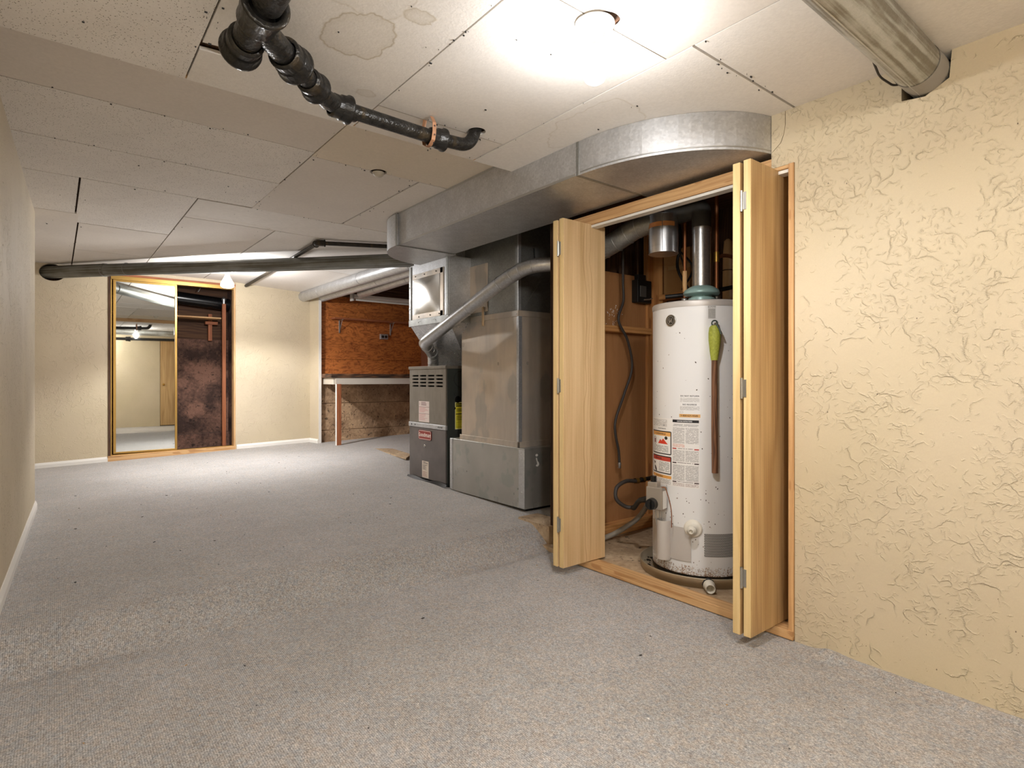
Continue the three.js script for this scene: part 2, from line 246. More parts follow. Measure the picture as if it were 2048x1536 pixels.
M.ply = std({ map: dataTex(1024, 1024, (u, v, x, y) => { const wp = (fbm(u * 3, v * 5, 111, 3, 5, 4) - 0.5) * 5 + v * 3, rg = Math.pow(0.5 + 0.5 * Math.sin(wp * 2 * PI * 3), 4), f = fbm(u * 22, v * 70, 113, 22, 70, 3), n = fbm(u * 3, v * 3, 115, 3, 3, 3) - 0.5, b = (hash(x, y, 5) - 0.5) * 10, t = clamp(rg * 0.4 + (f - 0.5) * 1.3 + 0.1); return [mix(196 + n * 40, 122, t) + b, mix(118 + n * 30, 62, t) + b, mix(58 + n * 14, 26, t) + b]; }, true, 1.2, 1.2), roughness: 0.55 });
const concMap = (a, b, s) => dataTex(1024, 1024, (u, v, x, y) => { const n = fbm(u * 6, v * 6, s, 6, 6, 5), f = fbm(u * 60, v * 60, s + 7, 60, 60, 3), pit = ss(0.7, 0.8, fbm(u * 56, v * 48, s + 3, 56, 48, 4)), sp = hash(x >> 1, y >> 1, s) > 0.992 ? 40 : 0, t = clamp((n - 0.5) * 2.4 + 0.5 + (f - 0.5) * 0.8); return [mix(a[0], b[0], t) * (1 - 0.42 * pit) + sp, mix(a[1], b[1], t) * (1 - 0.42 * pit) + sp, mix(a[2], b[2], t) * (1 - 0.42 * pit) + sp]; }, true, 1.5, 1.5);
const concBump = dataTex(512, 512, (u, v) => 170 + (fbm(u * 40, v * 40, 121, 40, 40, 4) - 0.5) * 150 - ss(0.66, 0.78, fbm(u * 20, v * 20, 123, 20, 20, 3)) * 150, false, 0.9, 0.9);
M.concrete = std({ map: concMap([196, 164, 130], [140, 112, 86], 131), bumpMap: concBump, bumpScale: 0.012, roughness: 0.95 });
M.concreteDark = std({ map: concMap([126, 92, 76], [58, 40, 33], 141), bumpMap: concBump, bumpScale: 0.01, roughness: 0.9 });
M.slab = std({ map: concMap([196, 172, 142], [152, 128, 100], 151), bumpMap: concBump, bumpScale: 0.004, roughness: 0.95 });
M.brick = std({ color: col(128, 76, 50), roughness: 0.9 });
M.enamel = std({ color: col(226, 225, 224), roughness: 0.28 });
M.paleGrey = std({ color: col(196, 190, 184), roughness: 0.45, metalness: 0.2 });
M.teal = std({ color: col(158, 190, 186), roughness: 0.35, metalness: 0.15 });
M.copper = std({ color: col(150, 96, 62), roughness: 0.5, metalness: 0.75 });
M.brass = std({ color: col(178, 140, 70), roughness: 0.4, metalness: 0.9 });
M.gold = std({ color: col(186, 150, 84), roughness: 0.35, metalness: 0.8 });
M.mirror = std({ color: col(236, 240, 238), metalness: 1, roughness: 0.015 });
M.porcelain = std({ color: col(238, 236, 232), roughness: 0.3 });
M.furnaceFront = std({ map: dataTex(512, 512, (u, v, x, y) => { const b = 138 + (fbm(u * 6, v * 6, 161, 6, 6, 4) - 0.5) * 26 + (fbm(u * 40, v * 8, 165, 40, 8, 2) - 0.5) * 14 + (hash(x, y, 8) - 0.5) * 6; return [b * 1.0, b * 0.95, b * 0.88]; }, true, 0.8, 0.8), metalness: 0.45, roughness: 0.42 });
M.furnaceLow = std({ map: dataTex(512, 512, (u, v, x, y) => { const b = 112 + (fbm(u * 6, v * 6, 163, 6, 6, 4) - 0.5) * 26 + (hash(x, y, 8) - 0.5) * 6; return [b * 1.0, b * 0.95, b * 0.93]; }, true, 0.8, 0.8), metalness: 0.5, roughness: 0.38 });
M.furnaceSide = std({ color: col(62, 66, 62), roughness: 0.5, metalness: 0.3 });
M.lime = std({ map: dataTex(256, 256, (u, v, x, y) => { const n = (fbm(u * 12, v * 12, 171, 12, 12, 3) - 0.5) * 50; return [166 + n, 172 + n, 66 + n * 0.6]; }, true, 0.1, 0.1), roughness: 0.6 });
M.grip = std({ color: col(58, 70, 62), roughness: 0.5 });
M.stick = std({ map: wood([150, 104, 72], [74, 48, 34], { rings: 4, contrast: 1.3, seed: 53, wm: 0.06, hm: 0.5 }), roughness: 0.6 });
M.pvc = std({ color: col(228, 222, 208), roughness: 0.4 });
M.rubbish = std({ vertexColors: true, roughness: 0.9 });
M.hinge = std({ color: col(180, 178, 172), metalness: 0.9, roughness: 0.35 });

// ------------------------------------------------------------------ floor
const rampFoot = (x) => 2.86 + 0.05 * ss(0.5, -0.2, x) + 0.02 * Math.sin(x * 3.1), rampHead = (x) => 3.12 + 0.09 * Math.exp(-Math.pow((x - 1.1) / 0.5, 2)) + 0.015 * Math.sin(x * 5);
function floorY(x, d) {
  const far = 0.14 + clamp((d - 3.15) / 5.15) * (0.03 + 0.03 * x), t = clamp((d - rampFoot(x)) / (rampHead(x) - rampFoot(x)));
  let y = mix(0, far, t < 1 ? t * t * (3 - 2 * t) * 0.55 + t * 0.45 : 1);
  y += 0.004 * (fbm(x * 1.6 + 20, d * 3.2, 201, 0, 0, 3) - 0.5);
  y += 0.03 * Math.exp(-(Math.pow((x - 2.52) / 0.045, 2) + Math.pow((d - 1.075) / 0.05, 2)));
  y += 0.012 * ss(2.46, 2.56, x) * ss(1.15, 1.0, d);
  return y;
}
{
  const fl = struct('floor', 'worn grey brown ribbed carpet rising in a soft step across the basement', 'carpet floor');
  const xs = [], ds = []; for (let x = -1.45; x <= 4.8; x += 0.025) xs.push(x); for (let d = -0.95; d <= 8.5; d += 0.025) ds.push(d);
  const P = [], U = [], C = [], I = [], n = xs.length;
  ds.forEach((d, j) => xs.forEach((x, i) => {
    P.push(x, floorY(x, d), -d); const s = fbm(x * 0.9 + 7, d * 0.9 + 3, 205, 0, 0, 4) - 0.5, k = fbm(x * 3 + 2, d * 3, 207, 0, 0, 3) - 0.5, b = 0.92 + s * 0.22 + k * 0.12; U.push(x, d + 0.5 * floorY(x, Math.min(d, 3.25))); C.push(b, b * (1 + s * 0.02), b * (1 + s * 0.06));
    if (i && j) { const a = j * n + i; I.push(a - n - 1, a - n, a - 1, a - 1, a - n, a); }
  }));
  const g = new THREE.BufferGeometry(); g.setAttribute('position', new THREE.Float32BufferAttribute(P, 3)); g.setAttribute('uv', new THREE.Float32BufferAttribute(U, 2)); g.setAttribute('color', new THREE.Float32BufferAttribute(C, 3)); g.setIndex(I); g.computeVertexNormals();
  part(fl, 'carpet', g, M.carpet);
  part(fl, 'slab', bx(-1.6, 4.9, -0.2, -0.06, -1.1, 9.3, 0), M.slab);
  const cf = struct('floor_closet', 'dusty bare floor inside the water heater closet', 'floor');
  part(cf, 'slab', bx(2.6, 3.75, -0.04, 0.032, 1.1, 2.95, 0), M.slab);
}

// ------------------------------------------------------------------ ceiling
const ceilY = (x, d) => d < 2.62 ? 2.36 : 2.44 + clamp((d - 2.62) / 5.68) * (0.015 - 0.07 * Math.max(0, (x - 1.7) / 1.2));
{
  const c = struct('ceiling', 'off white ceiling boards with dark joints, water stains and a low step', 'ceiling');
  const stainA = std({ map: stainTex(0.41, 1.112, 0.9, 2.62, [[0.83, 1.9, 0.11, 0.135, 3, 0.55, 0.2], [0.95, 1.69, 0.05, 0.04, 5, 0.45, 0.5], [0.74, 1.6, 0.16, 0.2, 9, 0.2, 0.1], [1.02, 2.28, 0.035, 0.03, 15, 0.25, 0.4]]), bumpMap: stip, bumpScale: 0.0007, roughness: 0.9 });
  const stainB = std({ map: stainTex(1.802, 2.56, 1.225, 2.62, [[2.02, 1.9, 0.19, 0.26, 21, 0.2, 0.05]]), bumpMap: stip, bumpScale: 0.0005, roughness: 0.9 });
  const stainC = std({ map: stainTex(0.8, 2.6, 4.61, 5.2, [[1.12, 5.17, 0.36, 0.085, 25, 0.42, 0.15]]), roughness: 0.9 });
  const r = rng(404);
  const panel = (x0, x1, d0, d1, m, dy = 0) => {
    const g0 = (d0 > 2.6 ? 0.0034 : 0.0028) + r() * 0.0014, ex0 = x0 + g0, ex1 = x1 - g0, ed0 = d0 + g0, ed1 = d1 - g0, far = d0 > 2.6, b = new THREE.BoxGeometry(ex1 - ex0, 0.014, ed1 - ed0, 5, 1, 5); b.translate((ex0 + ex1) / 2, 0.007, -(ed0 + ed1) / 2);
    const p = b.attributes.position; for (let i = 0; i < p.count; i++) p.setY(i, p.getY(i) + (far ? ceilY(p.getX(i), Math.max(2.621, -p.getZ(i))) : 2.36) + dy); b.computeVertexNormals(); return part(c, 'ceiling_panel', wuv(b), m);
  };
  // low part, near the camera
  panel(-0.4, 0.41, 1.4, 2.622, M.ceilDots); panel(-0.4, 0.41, 0.2, 1.4, M.ceilDots); panel(-0.4, 0.41, -0.95, 0.2, M.ceil);
  part(c, 'ceiling_panel', prismY([[0.413, 0.9], [1.108, 0.9], [1.108, 2.62], [0.413, 2.62], [0.413, 2.352], [0.487, 2.345], [0.487, 2.286], [0.413, 2.296]], 2.36, 2.374), stainA);
  panel(0.41, 1.112, -0.95, 0.9, M.ceil);
  panel(1.112, 1.802, -0.95, 0.2, M.ceil); { const n = []; for (let i = 0; i <= 14; i++) { const a = -i / 14 * PI; n.push([1.445 + 0.062 * Math.cos(a), 1.335 + 0.062 * Math.sin(a)]); } part(c, 'ceiling_panel', prismY([[1.115, 0.203], [1.799, 0.203], [1.799, 1.335], ...n, [1.115, 1.335]], 2.36, 2.374), M.ceilSmooth); }
  part(c, 'ceiling_panel', prismY([[1.116, 1.34], ...Array.from({ length: 15 }, (_, i) => { const a = PI - i / 14 * PI; return [1.445 + 0.058 * Math.cos(a), 1.34 + 0.05 * Math.sin(a)]; }), [1.799, 1.34], [1.799, 2.343], [1.113, 2.343]], 2.36, 2.374, [circ(1.603, 2.297, 0.043).map(([a, b]) => [a, b])]), M.ceil);
  panel(1.112, 1.802, 2.347, 2.622, M.ceilSmooth, 0.001);
  panel(1.802, 2.64, 1.225, 2.622, stainB); panel(1.802, 2.64, -0.4, 1.222, M.ceil, 0.001); panel(1.802, 3.25, -0.95, -0.4, M.ceil);
  // high part
  const L = -0.3;
  panel(L, 1.155, 2.622, 3.25, M.ceilSmooth); { const n = []; for (let i = 0; i <= 14; i++) { const a = -i / 14 * PI; n.push([1.573 + 0.05 * Math.cos(a), 3.315 + 0.05 * Math.sin(a)]); } part(c, 'ceiling_panel', prismY([[1.158, 2.625], [2.747, 2.625], [2.747, 3.315], ...n, [1.158, 3.315]], 2.4412, 2.455), M.ceilTan); }
  panel(L, 1.158, 3.25, 3.925, M.ceilDots); { const n = []; for (let i = 0; i <= 14; i++) { const a = PI - i / 14 * PI; n.push([1.573 + 0.05 * Math.cos(a), 3.322 + 0.05 * Math.sin(a)]); } part(c, 'ceiling_panel', prismY([[1.161, 3.322], ...n, [1.853, 3.322], [1.853, 4.611], [1.161, 4.611]], 2.4425, 2.456), M.ceilSmooth); } panel(1.86, 2.75, 3.32, 4.615, M.ceilSmooth);
  panel(L, 1.165, 3.925, 4.6, M.ceilDots); panel(L, 0.125, 4.6, 5.625, M.ceilDots); panel(0.129, 0.8, 4.603, 5.95, M.ceilDots, 0.001); panel(0.8, 2.6, 4.618, 5.2, stainC);
  panel(0.8, 1.5, 5.203, 8.32, M.ceilSmooth); panel(1.5, 3.0, 5.203, 6.6, M.ceil); panel(1.5, 3.0, 6.6, 8.32, M.ceilSmooth); panel(-1.4, 0.15, 5.627, 8.32, M.ceilSmooth); panel(0.153, 0.8, 5.953, 7.2, M.ceilSmooth); panel(0.153, 0.8, 7.2, 8.32, M.ceilSmooth);
  part(c, 'step_board', bx(-0.4, 2.7, 2.362, 2.47, 2.6, 2.617, 0.001, true), M.pine);
  part(c, 'deck', merge([bx(-0.45, 3.35, 2.383, 2.43, -1.05, 2.6, 0), bx(-1.6, 4.9, 2.66, 2.72, 2.6, 9.3, 0), bx(-1.6, 2.98, 2.475, 2.5, 2.62, 8.32, 0)]), M.oldWood);
  for (let k = 0; k < 5; k++) part(c, 'joist', bx(3.0, 4.6, 2.47, 2.66, 5.0 + k * 0.72, 5.045 + k * 0.72, 0.003, true), M.oldWood);
  // black flecks clinging to joints
  const fl = [], q = rng(88), fleck = (x, d) => { const s = 0.0008 + Math.pow(q(), 3) * 0.0035, y = ceilY(x, d) - 0.001; fl.push(bx(x - s, x + s * (0.6 + q()), y - 0.003, y + 0.002, d - s * 0.6, d + s * 0.6, 0)); };
  const joints = [[1.802, 1.802, 0.4, 2.62], [1.112, 1.112, 1.5, 2.6], [1.802, 2.5, 1.223, 1.223], [0.41, 0.41, 1.5, 2.6], [0, 1.15, 3.925, 3.925], [1.155, 2.05, 3.318, 3.318], [1.158, 1.165, 2.7, 4.6], [0.8, 2.1, 4.615, 4.615], [1.86, 1.86, 3.4, 4.6], [0.127, 0.14, 4.6, 8.2], [-0.1, 1.15, 3.25, 3.25], [1.2, 1.8, 2.345, 2.345]];
  for (const [x0, x1, d0, d1] of joints) for (let i = 0; i < 12; i++) { const t = q(); fleck(mix(x0, x1, t) + (q() - 0.5) * 0.05, mix(d0, d1, t) + (q() - 0.5) * 0.05); }
  for (let i = 0; i < 60; i++) fleck(-0.1 + q() * 2.3, 1.4 + q() * 5);
  part(c, 'fleck', merge(fl), M.black).userData.kind = 'stuff';
}

// ------------------------------------------------------------------ walls
{
  let w = struct('wall_right', 'cream troweled plaster wall beside the water heater closet', 'wall');
  part(w, 'plaster', prismX([[-0.4, -0.05], [1.222, -0.05], [1.222, 2.118], [1.328, 2.118], [1.328, 2.187], [1.284, 2.222], [1.27, 2.258], [1.263, 2.3], [1.263, 2.362], [0.812, 2.362], [0.812, 2.232], [0.735, 2.222], [0.66, 2.262], [0.652, 2.362], [-0.4, 2.362]], 2.563, 2.67), M.plaster);
  part(w, 'wall_patch', prismX([[1.328, 2.19], [1.328, 2.362], [1.2655, 2.362], [1.2655, 2.3], [1.2725, 2.259], [1.2865, 2.2245]], 2.5635, 2.62), M.plaster);
  part(w, 'return', bx(2.67, 3.2, -0.05, 2.362, -0.4, -0.3, 0), M.plaster);
  { const q = rng(321), g = []; for (let i = 0; i < 150; i++) { const d = 0.4 + q() * 0.8, y = 0.03 + (i < 95 ? Math.pow(q(), 1.4) * 0.4 : q() * 2), e = 0.001 + q() * 0.0022; g.push(bar(V(2.5627, y, d), V(2.5627, y + e * 2.4 * (q() - 0.3), d + e * 2 * (q() - 0.5)), e, 0.0012)); } part(w, 'speck', merge(g), M.oldWood).userData.kind = 'stuff'; }
  part(w, 'side_wall', bx(3.1, 3.2, -0.05, 2.362, -1.0, -0.4, 0), M.plaster);
  w = struct('wall_left', 'cream plaster wall running along the left edge of the photo', 'wall');
  part(w, 'plaster', prismY([[-0.335, -1.0], [-0.12, 5.78], [-0.24, 5.8], [-0.46, -1.0]], -0.05, 2.47), M.plaster);
  part(w, 'return', bx(-1.5, -0.13, -0.05, 2.5, 5.79, 5.9, 0), M.plaster);
  part(w, 'side_wall', bx(-1.5, -1.4, -0.05, 2.5, 5.8, 8.4, 0), M.plaster);
  w = struct('wall_back', 'plain cream wall behind the camera, seen in the closet mirror', 'wall');
  part(w, 'plaster', prismZ([[-0.45, -0.05], [2.16, -0.05], [2.16, 2.3], [2.93, 2.3], [2.93, -0.05], [3.2, -0.05], [3.2, 2.362], [-0.45, 2.362]], -1.0, -0.9), M.plaster);
  w = struct('wall_far', 'cream troweled plaster end wall on both sides of the mirrored closet', 'wall');
  part(w, 'plaster', prismZ([[-1.45, 0], [0.494, 0], [0.494, 2.5], [-1.45, 2.5]], 8.3, 8.36, [Array.from({ length: 30 }, (_, i) => [-0.02 + 0.118 * Math.cos(i / 30 * 2 * PI), 2.36 + 0.095 * Math.sin(i / 30 * 2 * PI)])]), M.plasterFar); part(w, 'wall_cavity', bx(-1.45, 0.3, 1.9, 2.6, 8.46, 8.5, 0), M.oldWood); part(w, 'plaster', bx(1.882, 2.9, 0, 2.5, 8.3, 8.4, 0), M.plasterFar);
  part(w, 'wall_stub', prismY([[2.874, 8.3], [2.924, 8.09], [2.955, 8.09], [2.955, 8.4], [2.874, 8.4]], 0, 2.5), M.plasterFar);
  part(w, 'corner_trim', bx(2.924, 2.962, 0.1, 2.37, 8.083, 8.089, 0.001), M.whitePaint);
  part(w, 'header', bx(0.49, 1.885, 2.405, 2.5, 8.3, 8.4, 0), M.plasterFar);
  w = struct('wall_alcove', 'orange plywood over stained concrete behind the workbench', 'wall');
  part(w, 'plywood_sheet', prismZ([[2.957, 1.45], [4.6, 1.45], [4.6, 2.36], [2.957, 2.36]], 8.15, 8.17), M.ply, 'upper sheet of orange plywood');
  part(w, 'plywood_sheet', prismZ([[2.957, 1.2], [4.6, 1.2], [4.6, 1.445], [2.957, 1.445]], 8.142, 8.165), M.ply, 'narrow lower strip of orange plywood');
  for (const [y0, y1, dd] of [[0.05, 0.42, 8.135], [0.424, 0.81, 8.147], [0.814, 1.2, 8.142]]) part(w, 'concrete_course', bx(2.957, 4.6, y0, y1, dd, 8.25, 0.006), M.concrete);
  part(w, 'top_board', bx(2.957, 4.6, 2.36, 2.66, 8.15, 8.19, 0.003, true), M.oldWood);
  part(w, 'brick_side', bx(4.6, 4.7, -0.05, 2.66, 2.6, 8.5, 0), M.brick);
  w = struct('wall_end', 'dark board wall behind the furnace and water heater closet', 'wall');
  part(w, 'board', bx(3.7, 3.78, -0.05, 2.66, 1.0, 3.0, 0), M.oldWood); part(w, 'board', bx(3.7, 4.8, -0.05, 2.66, 2.95, 3.05, 0), M.oldWood);
  part(w, 'board', bx(2.67, 3.75, -0.05, 2.36, 1.0, 1.1, 0), M.board); part(w, 'board', bx(2.62, 3.75, 2.36, 2.42, 1.0, 3.0, 0), M.oldWood);
  // closet behind the mirror
  w = struct('wall_closet', 'dark stained concrete inside the mirrored closet', 'wall');
  part(w, 'concrete', bx(0.3, 2.1, 0.05, 1.72, 9.1, 9.25, 0.004), M.concreteDark); part(w, 'concrete_footing', bx(0.3, 2.1, 0.05, 0.4, 9.04, 9.12, 0.01), M.concreteDark);
  part(w, 'board', bx(0.3, 2.1, 1.72, 2.6, 9.16, 9.25, 0.002, true), M.oldWood); part(w, 'side_board', bx(0.28, 0.38, 0.05, 2.5, 8.4, 9.2, 0), M.oldWood); part(w, 'side_board', bx(1.97, 2.05, 0.05, 2.5, 8.4, 9.2, 0), M.concreteDark);
  part(w, 'closet_floor', bx(0.3, 2.1, 0.1, 0.2, 8.4, 9.2, 0), M.concreteDark);
}
function baseboard(name, label, pts, h, y) {        // pts in plan, bottom follows the floor
  const b = struct(name, label, 'baseboard'), P = [], I = [];
  const prof = [[0, 0], [0.014, 0], [0.014, h * 0.62], [0.009, h * 0.82], [0.005, h], [0, h]], n = prof.length, g = [];
  for (let i = 0; i < pts.length - 1; i++) {
    const [x0, d0] = pts[i], [x1, d1] = pts[i + 1], L = Math.hypot(x1 - x0, d1 - d0), nx = (d1 - d0) / L, nd = -(x1 - x0) / L, s = new THREE.BufferGeometry(), q = [], id = [], K = 24;
    for (let k = 0; k <= K; k++) { const x = mix(x0, x1, k / K), d = mix(d0, d1, k / K), fy = floorY(x, d) - 0.004; for (const [o, t] of prof) q.push(x + nx * o, fy + t, -(d + nd * o)); if (k) for (let j = 0; j < n; j++) { const a = (k - 1) * n + j, a2 = (k - 1) * n + (j + 1) % n; id.push(a, a2, a + n, a + n, a2, a2 + n); } }
    for (const e of [0, K]) for (let j = 1; j < n - 1; j++) id.push(e * n, e * n + j, e * n + j + 1);
    s.setAttribute('position', new THREE.Float32BufferAttribute(q, 3)); s.setIndex(id); const f = wuv(s); f.computeVertexNormals(); g.push(f);
  }
  g.forEach((f) => part(b, 'moulding', f, M.whitePaint)); return b;
}
baseboard('baseboard_left', 'white moulded baseboard along the left plaster wall', [[-0.28, 0.75], [-0.157, 4.62], [-0.119, 5.78]], 0.07);
baseboard('baseboard_far_1', 'white baseboard on the end wall left of the mirrored closet', [[-1.2, 8.3], [0.49, 8.3]], 0.062);
baseboard('baseboard_far_2', 'white baseboard on the end wall right of the mirrored closet', [[1.9, 8.3], [2.872, 8.3], [2.922, 8.09]], 0.062);
{
  const d = struct('door_1', 'plain pale wooden door behind the camera with a round brass knob', 'door', [2.55, 0, -0.9]);
  part(d, 'leaf', bx(2.17, 2.92, 0.02, 2.29, -0.94, -0.9, 0.003), M.doorDark);
  part(d, 'knob', revolve([[0, 0.022], [0.02, 0.012], [0.03, 0.012], [0.04, 0.026], [0.058, 0.028], [0.068, 0.02], [0.07, 0.001]], V(2.235, 1.09, -0.9), V(0, 0, 1)), M.brass);
}

// ------------------------------------------------------------------ closet opening: jambs, header, sill
{
  const t = struct('trim_1', 'raw pine frame around the water heater closet opening', 'door frame', [2.6, 0, 1.9]);
  part(t, 'jamb', bx(2.556, 2.66, 0.02, 2.118, 1.224, 1.248, 0.002), M.pine); part(t, 'jamb', bx(2.575, 2.67, 0.03, 2.118, 2.585, 2.61, 0.002), M.pine);
  part(t, 'header', bx(2.566, 2.66, 2.102, 2.165, 1.224, 2.62, 0.003, 'd'), M.pine);
  part(t, 'track', bx(2.57, 2.62, 2.085, 2.1, 1.25, 2.62, 0.001), M.whitePaint, 'thin white metal track');
  part(t, 'sill', bx(2.55, 2.64, 0.004, 0.045, 1.225, 2.62, 0.003, 'd'), M.pine);
  const c = struct('trim_2', 'brown board lining and pine studs inside the water heater closet', 'framing', [3.2, 0, 2.9]);
  part(c, 'panel', bx(2.68, 3.58, 0.03, 1.94, 2.85, 2.862, 0.001), M.board, 'brown hardboard panel');
  part(c, 'stud', bx(3.575, 3.665, 0.03, 2.36, 2.83, 2.87, 0.003), M.stud); part(c, 'stud', bx(3.645, 3.7, 0.03, 2.36, 2.745, 2.83, 0.003), M.stud); part(c, 'stud', bx(3.0, 3.04, 1.94, 2.36, 2.86, 2.95, 0.003), M.oldWood);
  part(c, 'blocking', bx(2.68, 3.575, 1.5, 1.545, 2.79, 2.85, 0.003, true), M.stud); part(c, 'bottom_plate', bx(2.68, 3.7, 0.032, 0.12, 2.79, 2.85, 0.004, true), M.stud);
  part(c, 'stud', bx(3.645, 3.7, 0.03, 2.36, 2.3, 2.345, 0.003), M.oldWood); part(c, 'stud', bx(3.645, 3.7, 0.03, 2.36, 1.85, 1.895, 0.003), M.stud); part(c, 'shelf_rail', bx(3.6, 3.69, 1.76, 1.8, 2.35, 2.745, 0.003, 'd'), M.stud);
  part(c, 'outer_board', bx(2.68, 3.7, 0.0, 2.36, 2.94, 2.955, 0), M.oldWood); part(c, 'end_post', bx(2.68, 2.72, 0.0, 2.36, 2.86, 2.95, 0.003), M.oldWood);
  // paint spatter
  const g = [], q = rng(12); for (let i = 0; i < 46; i++) { const a = q() * 2 * PI, rr = 0.02 + q() * 0.12, x = 3.2 + Math.cos(a) * rr, y = 1.6 + Math.sin(a) * rr * 0.8; if (y < 1.55) continue; const e = 0.006 + q() * 0.012; g.push(bar(V(x, y, 2.8495), V(x + Math.cos(a) * e, y + Math.sin(a) * e, 2.8495), 0.003, 0.002)); }
  part(c, 'paint_spatter', merge(g), M.whitePaint).userData.kind = 'stuff';
}

// ------------------------------------------------------------------ bifold doors
function bifold(label, d0, face, at, flip) {
  const t = thing('bifold_door', label, 'door', at, { group: 'bifold doors of the water heater closet' }), d1 = d0 + 0.034, d2 = d0 + 0.046, d3 = d0 + 0.081;
  const leafA = part(t, 'leaf', bx(2.338, 2.692, 0.05, 2.105, d0, d1, 0.0015), face); part(leafA, 'edge_strip', bx(2.334, 2.338, 0.05, 2.105, d0 + 0.001, d1 - 0.001, 0.001), M.doorEdge);
  const leafB = part(t, 'leaf', bx(2.332, 2.686, 0.05, 2.1, d2, d3, 0.0015), face); part(leafB, 'edge_strip', bx(2.328, 2.332, 0.05, 2.1, d2 + 0.001, d3 - 0.001, 0.001), M.doorEdge);
  for (const y of [1.93, 1.12, 0.3]) { part(t, 'hinge', merge([bx(2.331, 2.3345, y - 0.038, y + 0.038, d1 - 0.014, d2 + 0.014, 0.0005), revolve([[0, 0.006], [0.09, 0.006]], V(2.33, y - 0.045, (d1 + d2) / 2), V(0, 1, 0), 12)]), M.hinge); }
  part(t, 'pivot_pin', revolve([[0, 0.005], [0.06, 0.005]], V(2.6, 2.04, (d0 + d1) / 2), V(0, 1, 0), 10), M.hinge); part(t, 'pivot_pin', revolve([[0, 0.006], [0.05, 0.006]], V(2.6, 0.03, (d0 + d1) / 2), V(0, 1, 0), 10), M.hinge);
  return t;
}
bifold('folded pale wood bifold door beside the furnace ductwork, grain with wavy dark lines', 2.462, M.door, [2.5, 0.05, 2.5]);
bifold('folded golden wood bifold door against the plaster wall', 1.3, M.doorDark, [2.5, 0.05, 1.34]);

// ------------------------------------------------------------------ water heater
const HX = 3.007, HD = 1.992, HR = 0.275, hn = [-0.833, -0.553], hr = [0.553, -0.833];
const onTank = (phi, r, y) => { const a = phi * PI / 180; return V(HX + r * (Math.cos(a) * hn[0] + Math.sin(a) * hr[0]), y, HD + r * (Math.cos(a) * hn[1] + Math.sin(a) * hr[1])); };
function tankPatch(p0, p1, y0, y1, r, n = 24) {     // a curved sheet lying on the tank, uv 0..1
  const P = [], U = [], I = [], N = [];
  for (let i = 0; i <= n; i++) { const ph = mix(p0, p1, i / n), a = onTank(ph, r, y0), b = onTank(ph, r, y1), q = onTank(ph, 1, 0).sub(V(HX, 0, HD)); P.push(a.x, a.y, a.z, b.x, b.y, b.z); N.push(q.x, 0, q.z, q.x, 0, q.z); U.push(i / n, 0, i / n, 1); if (i) { const k = i * 2; I.push(k - 2, k, k - 1, k - 1, k, k + 1); } }
  const g = new THREE.BufferGeometry(); g.setAttribute('position', new THREE.Float32BufferAttribute(P, 3)); g.setAttribute('normal', new THREE.Float32BufferAttribute(N, 3)); g.setAttribute('uv', new THREE.Float32BufferAttribute(U, 2)); g.setIndex(I); return g.toNonIndexed();
}
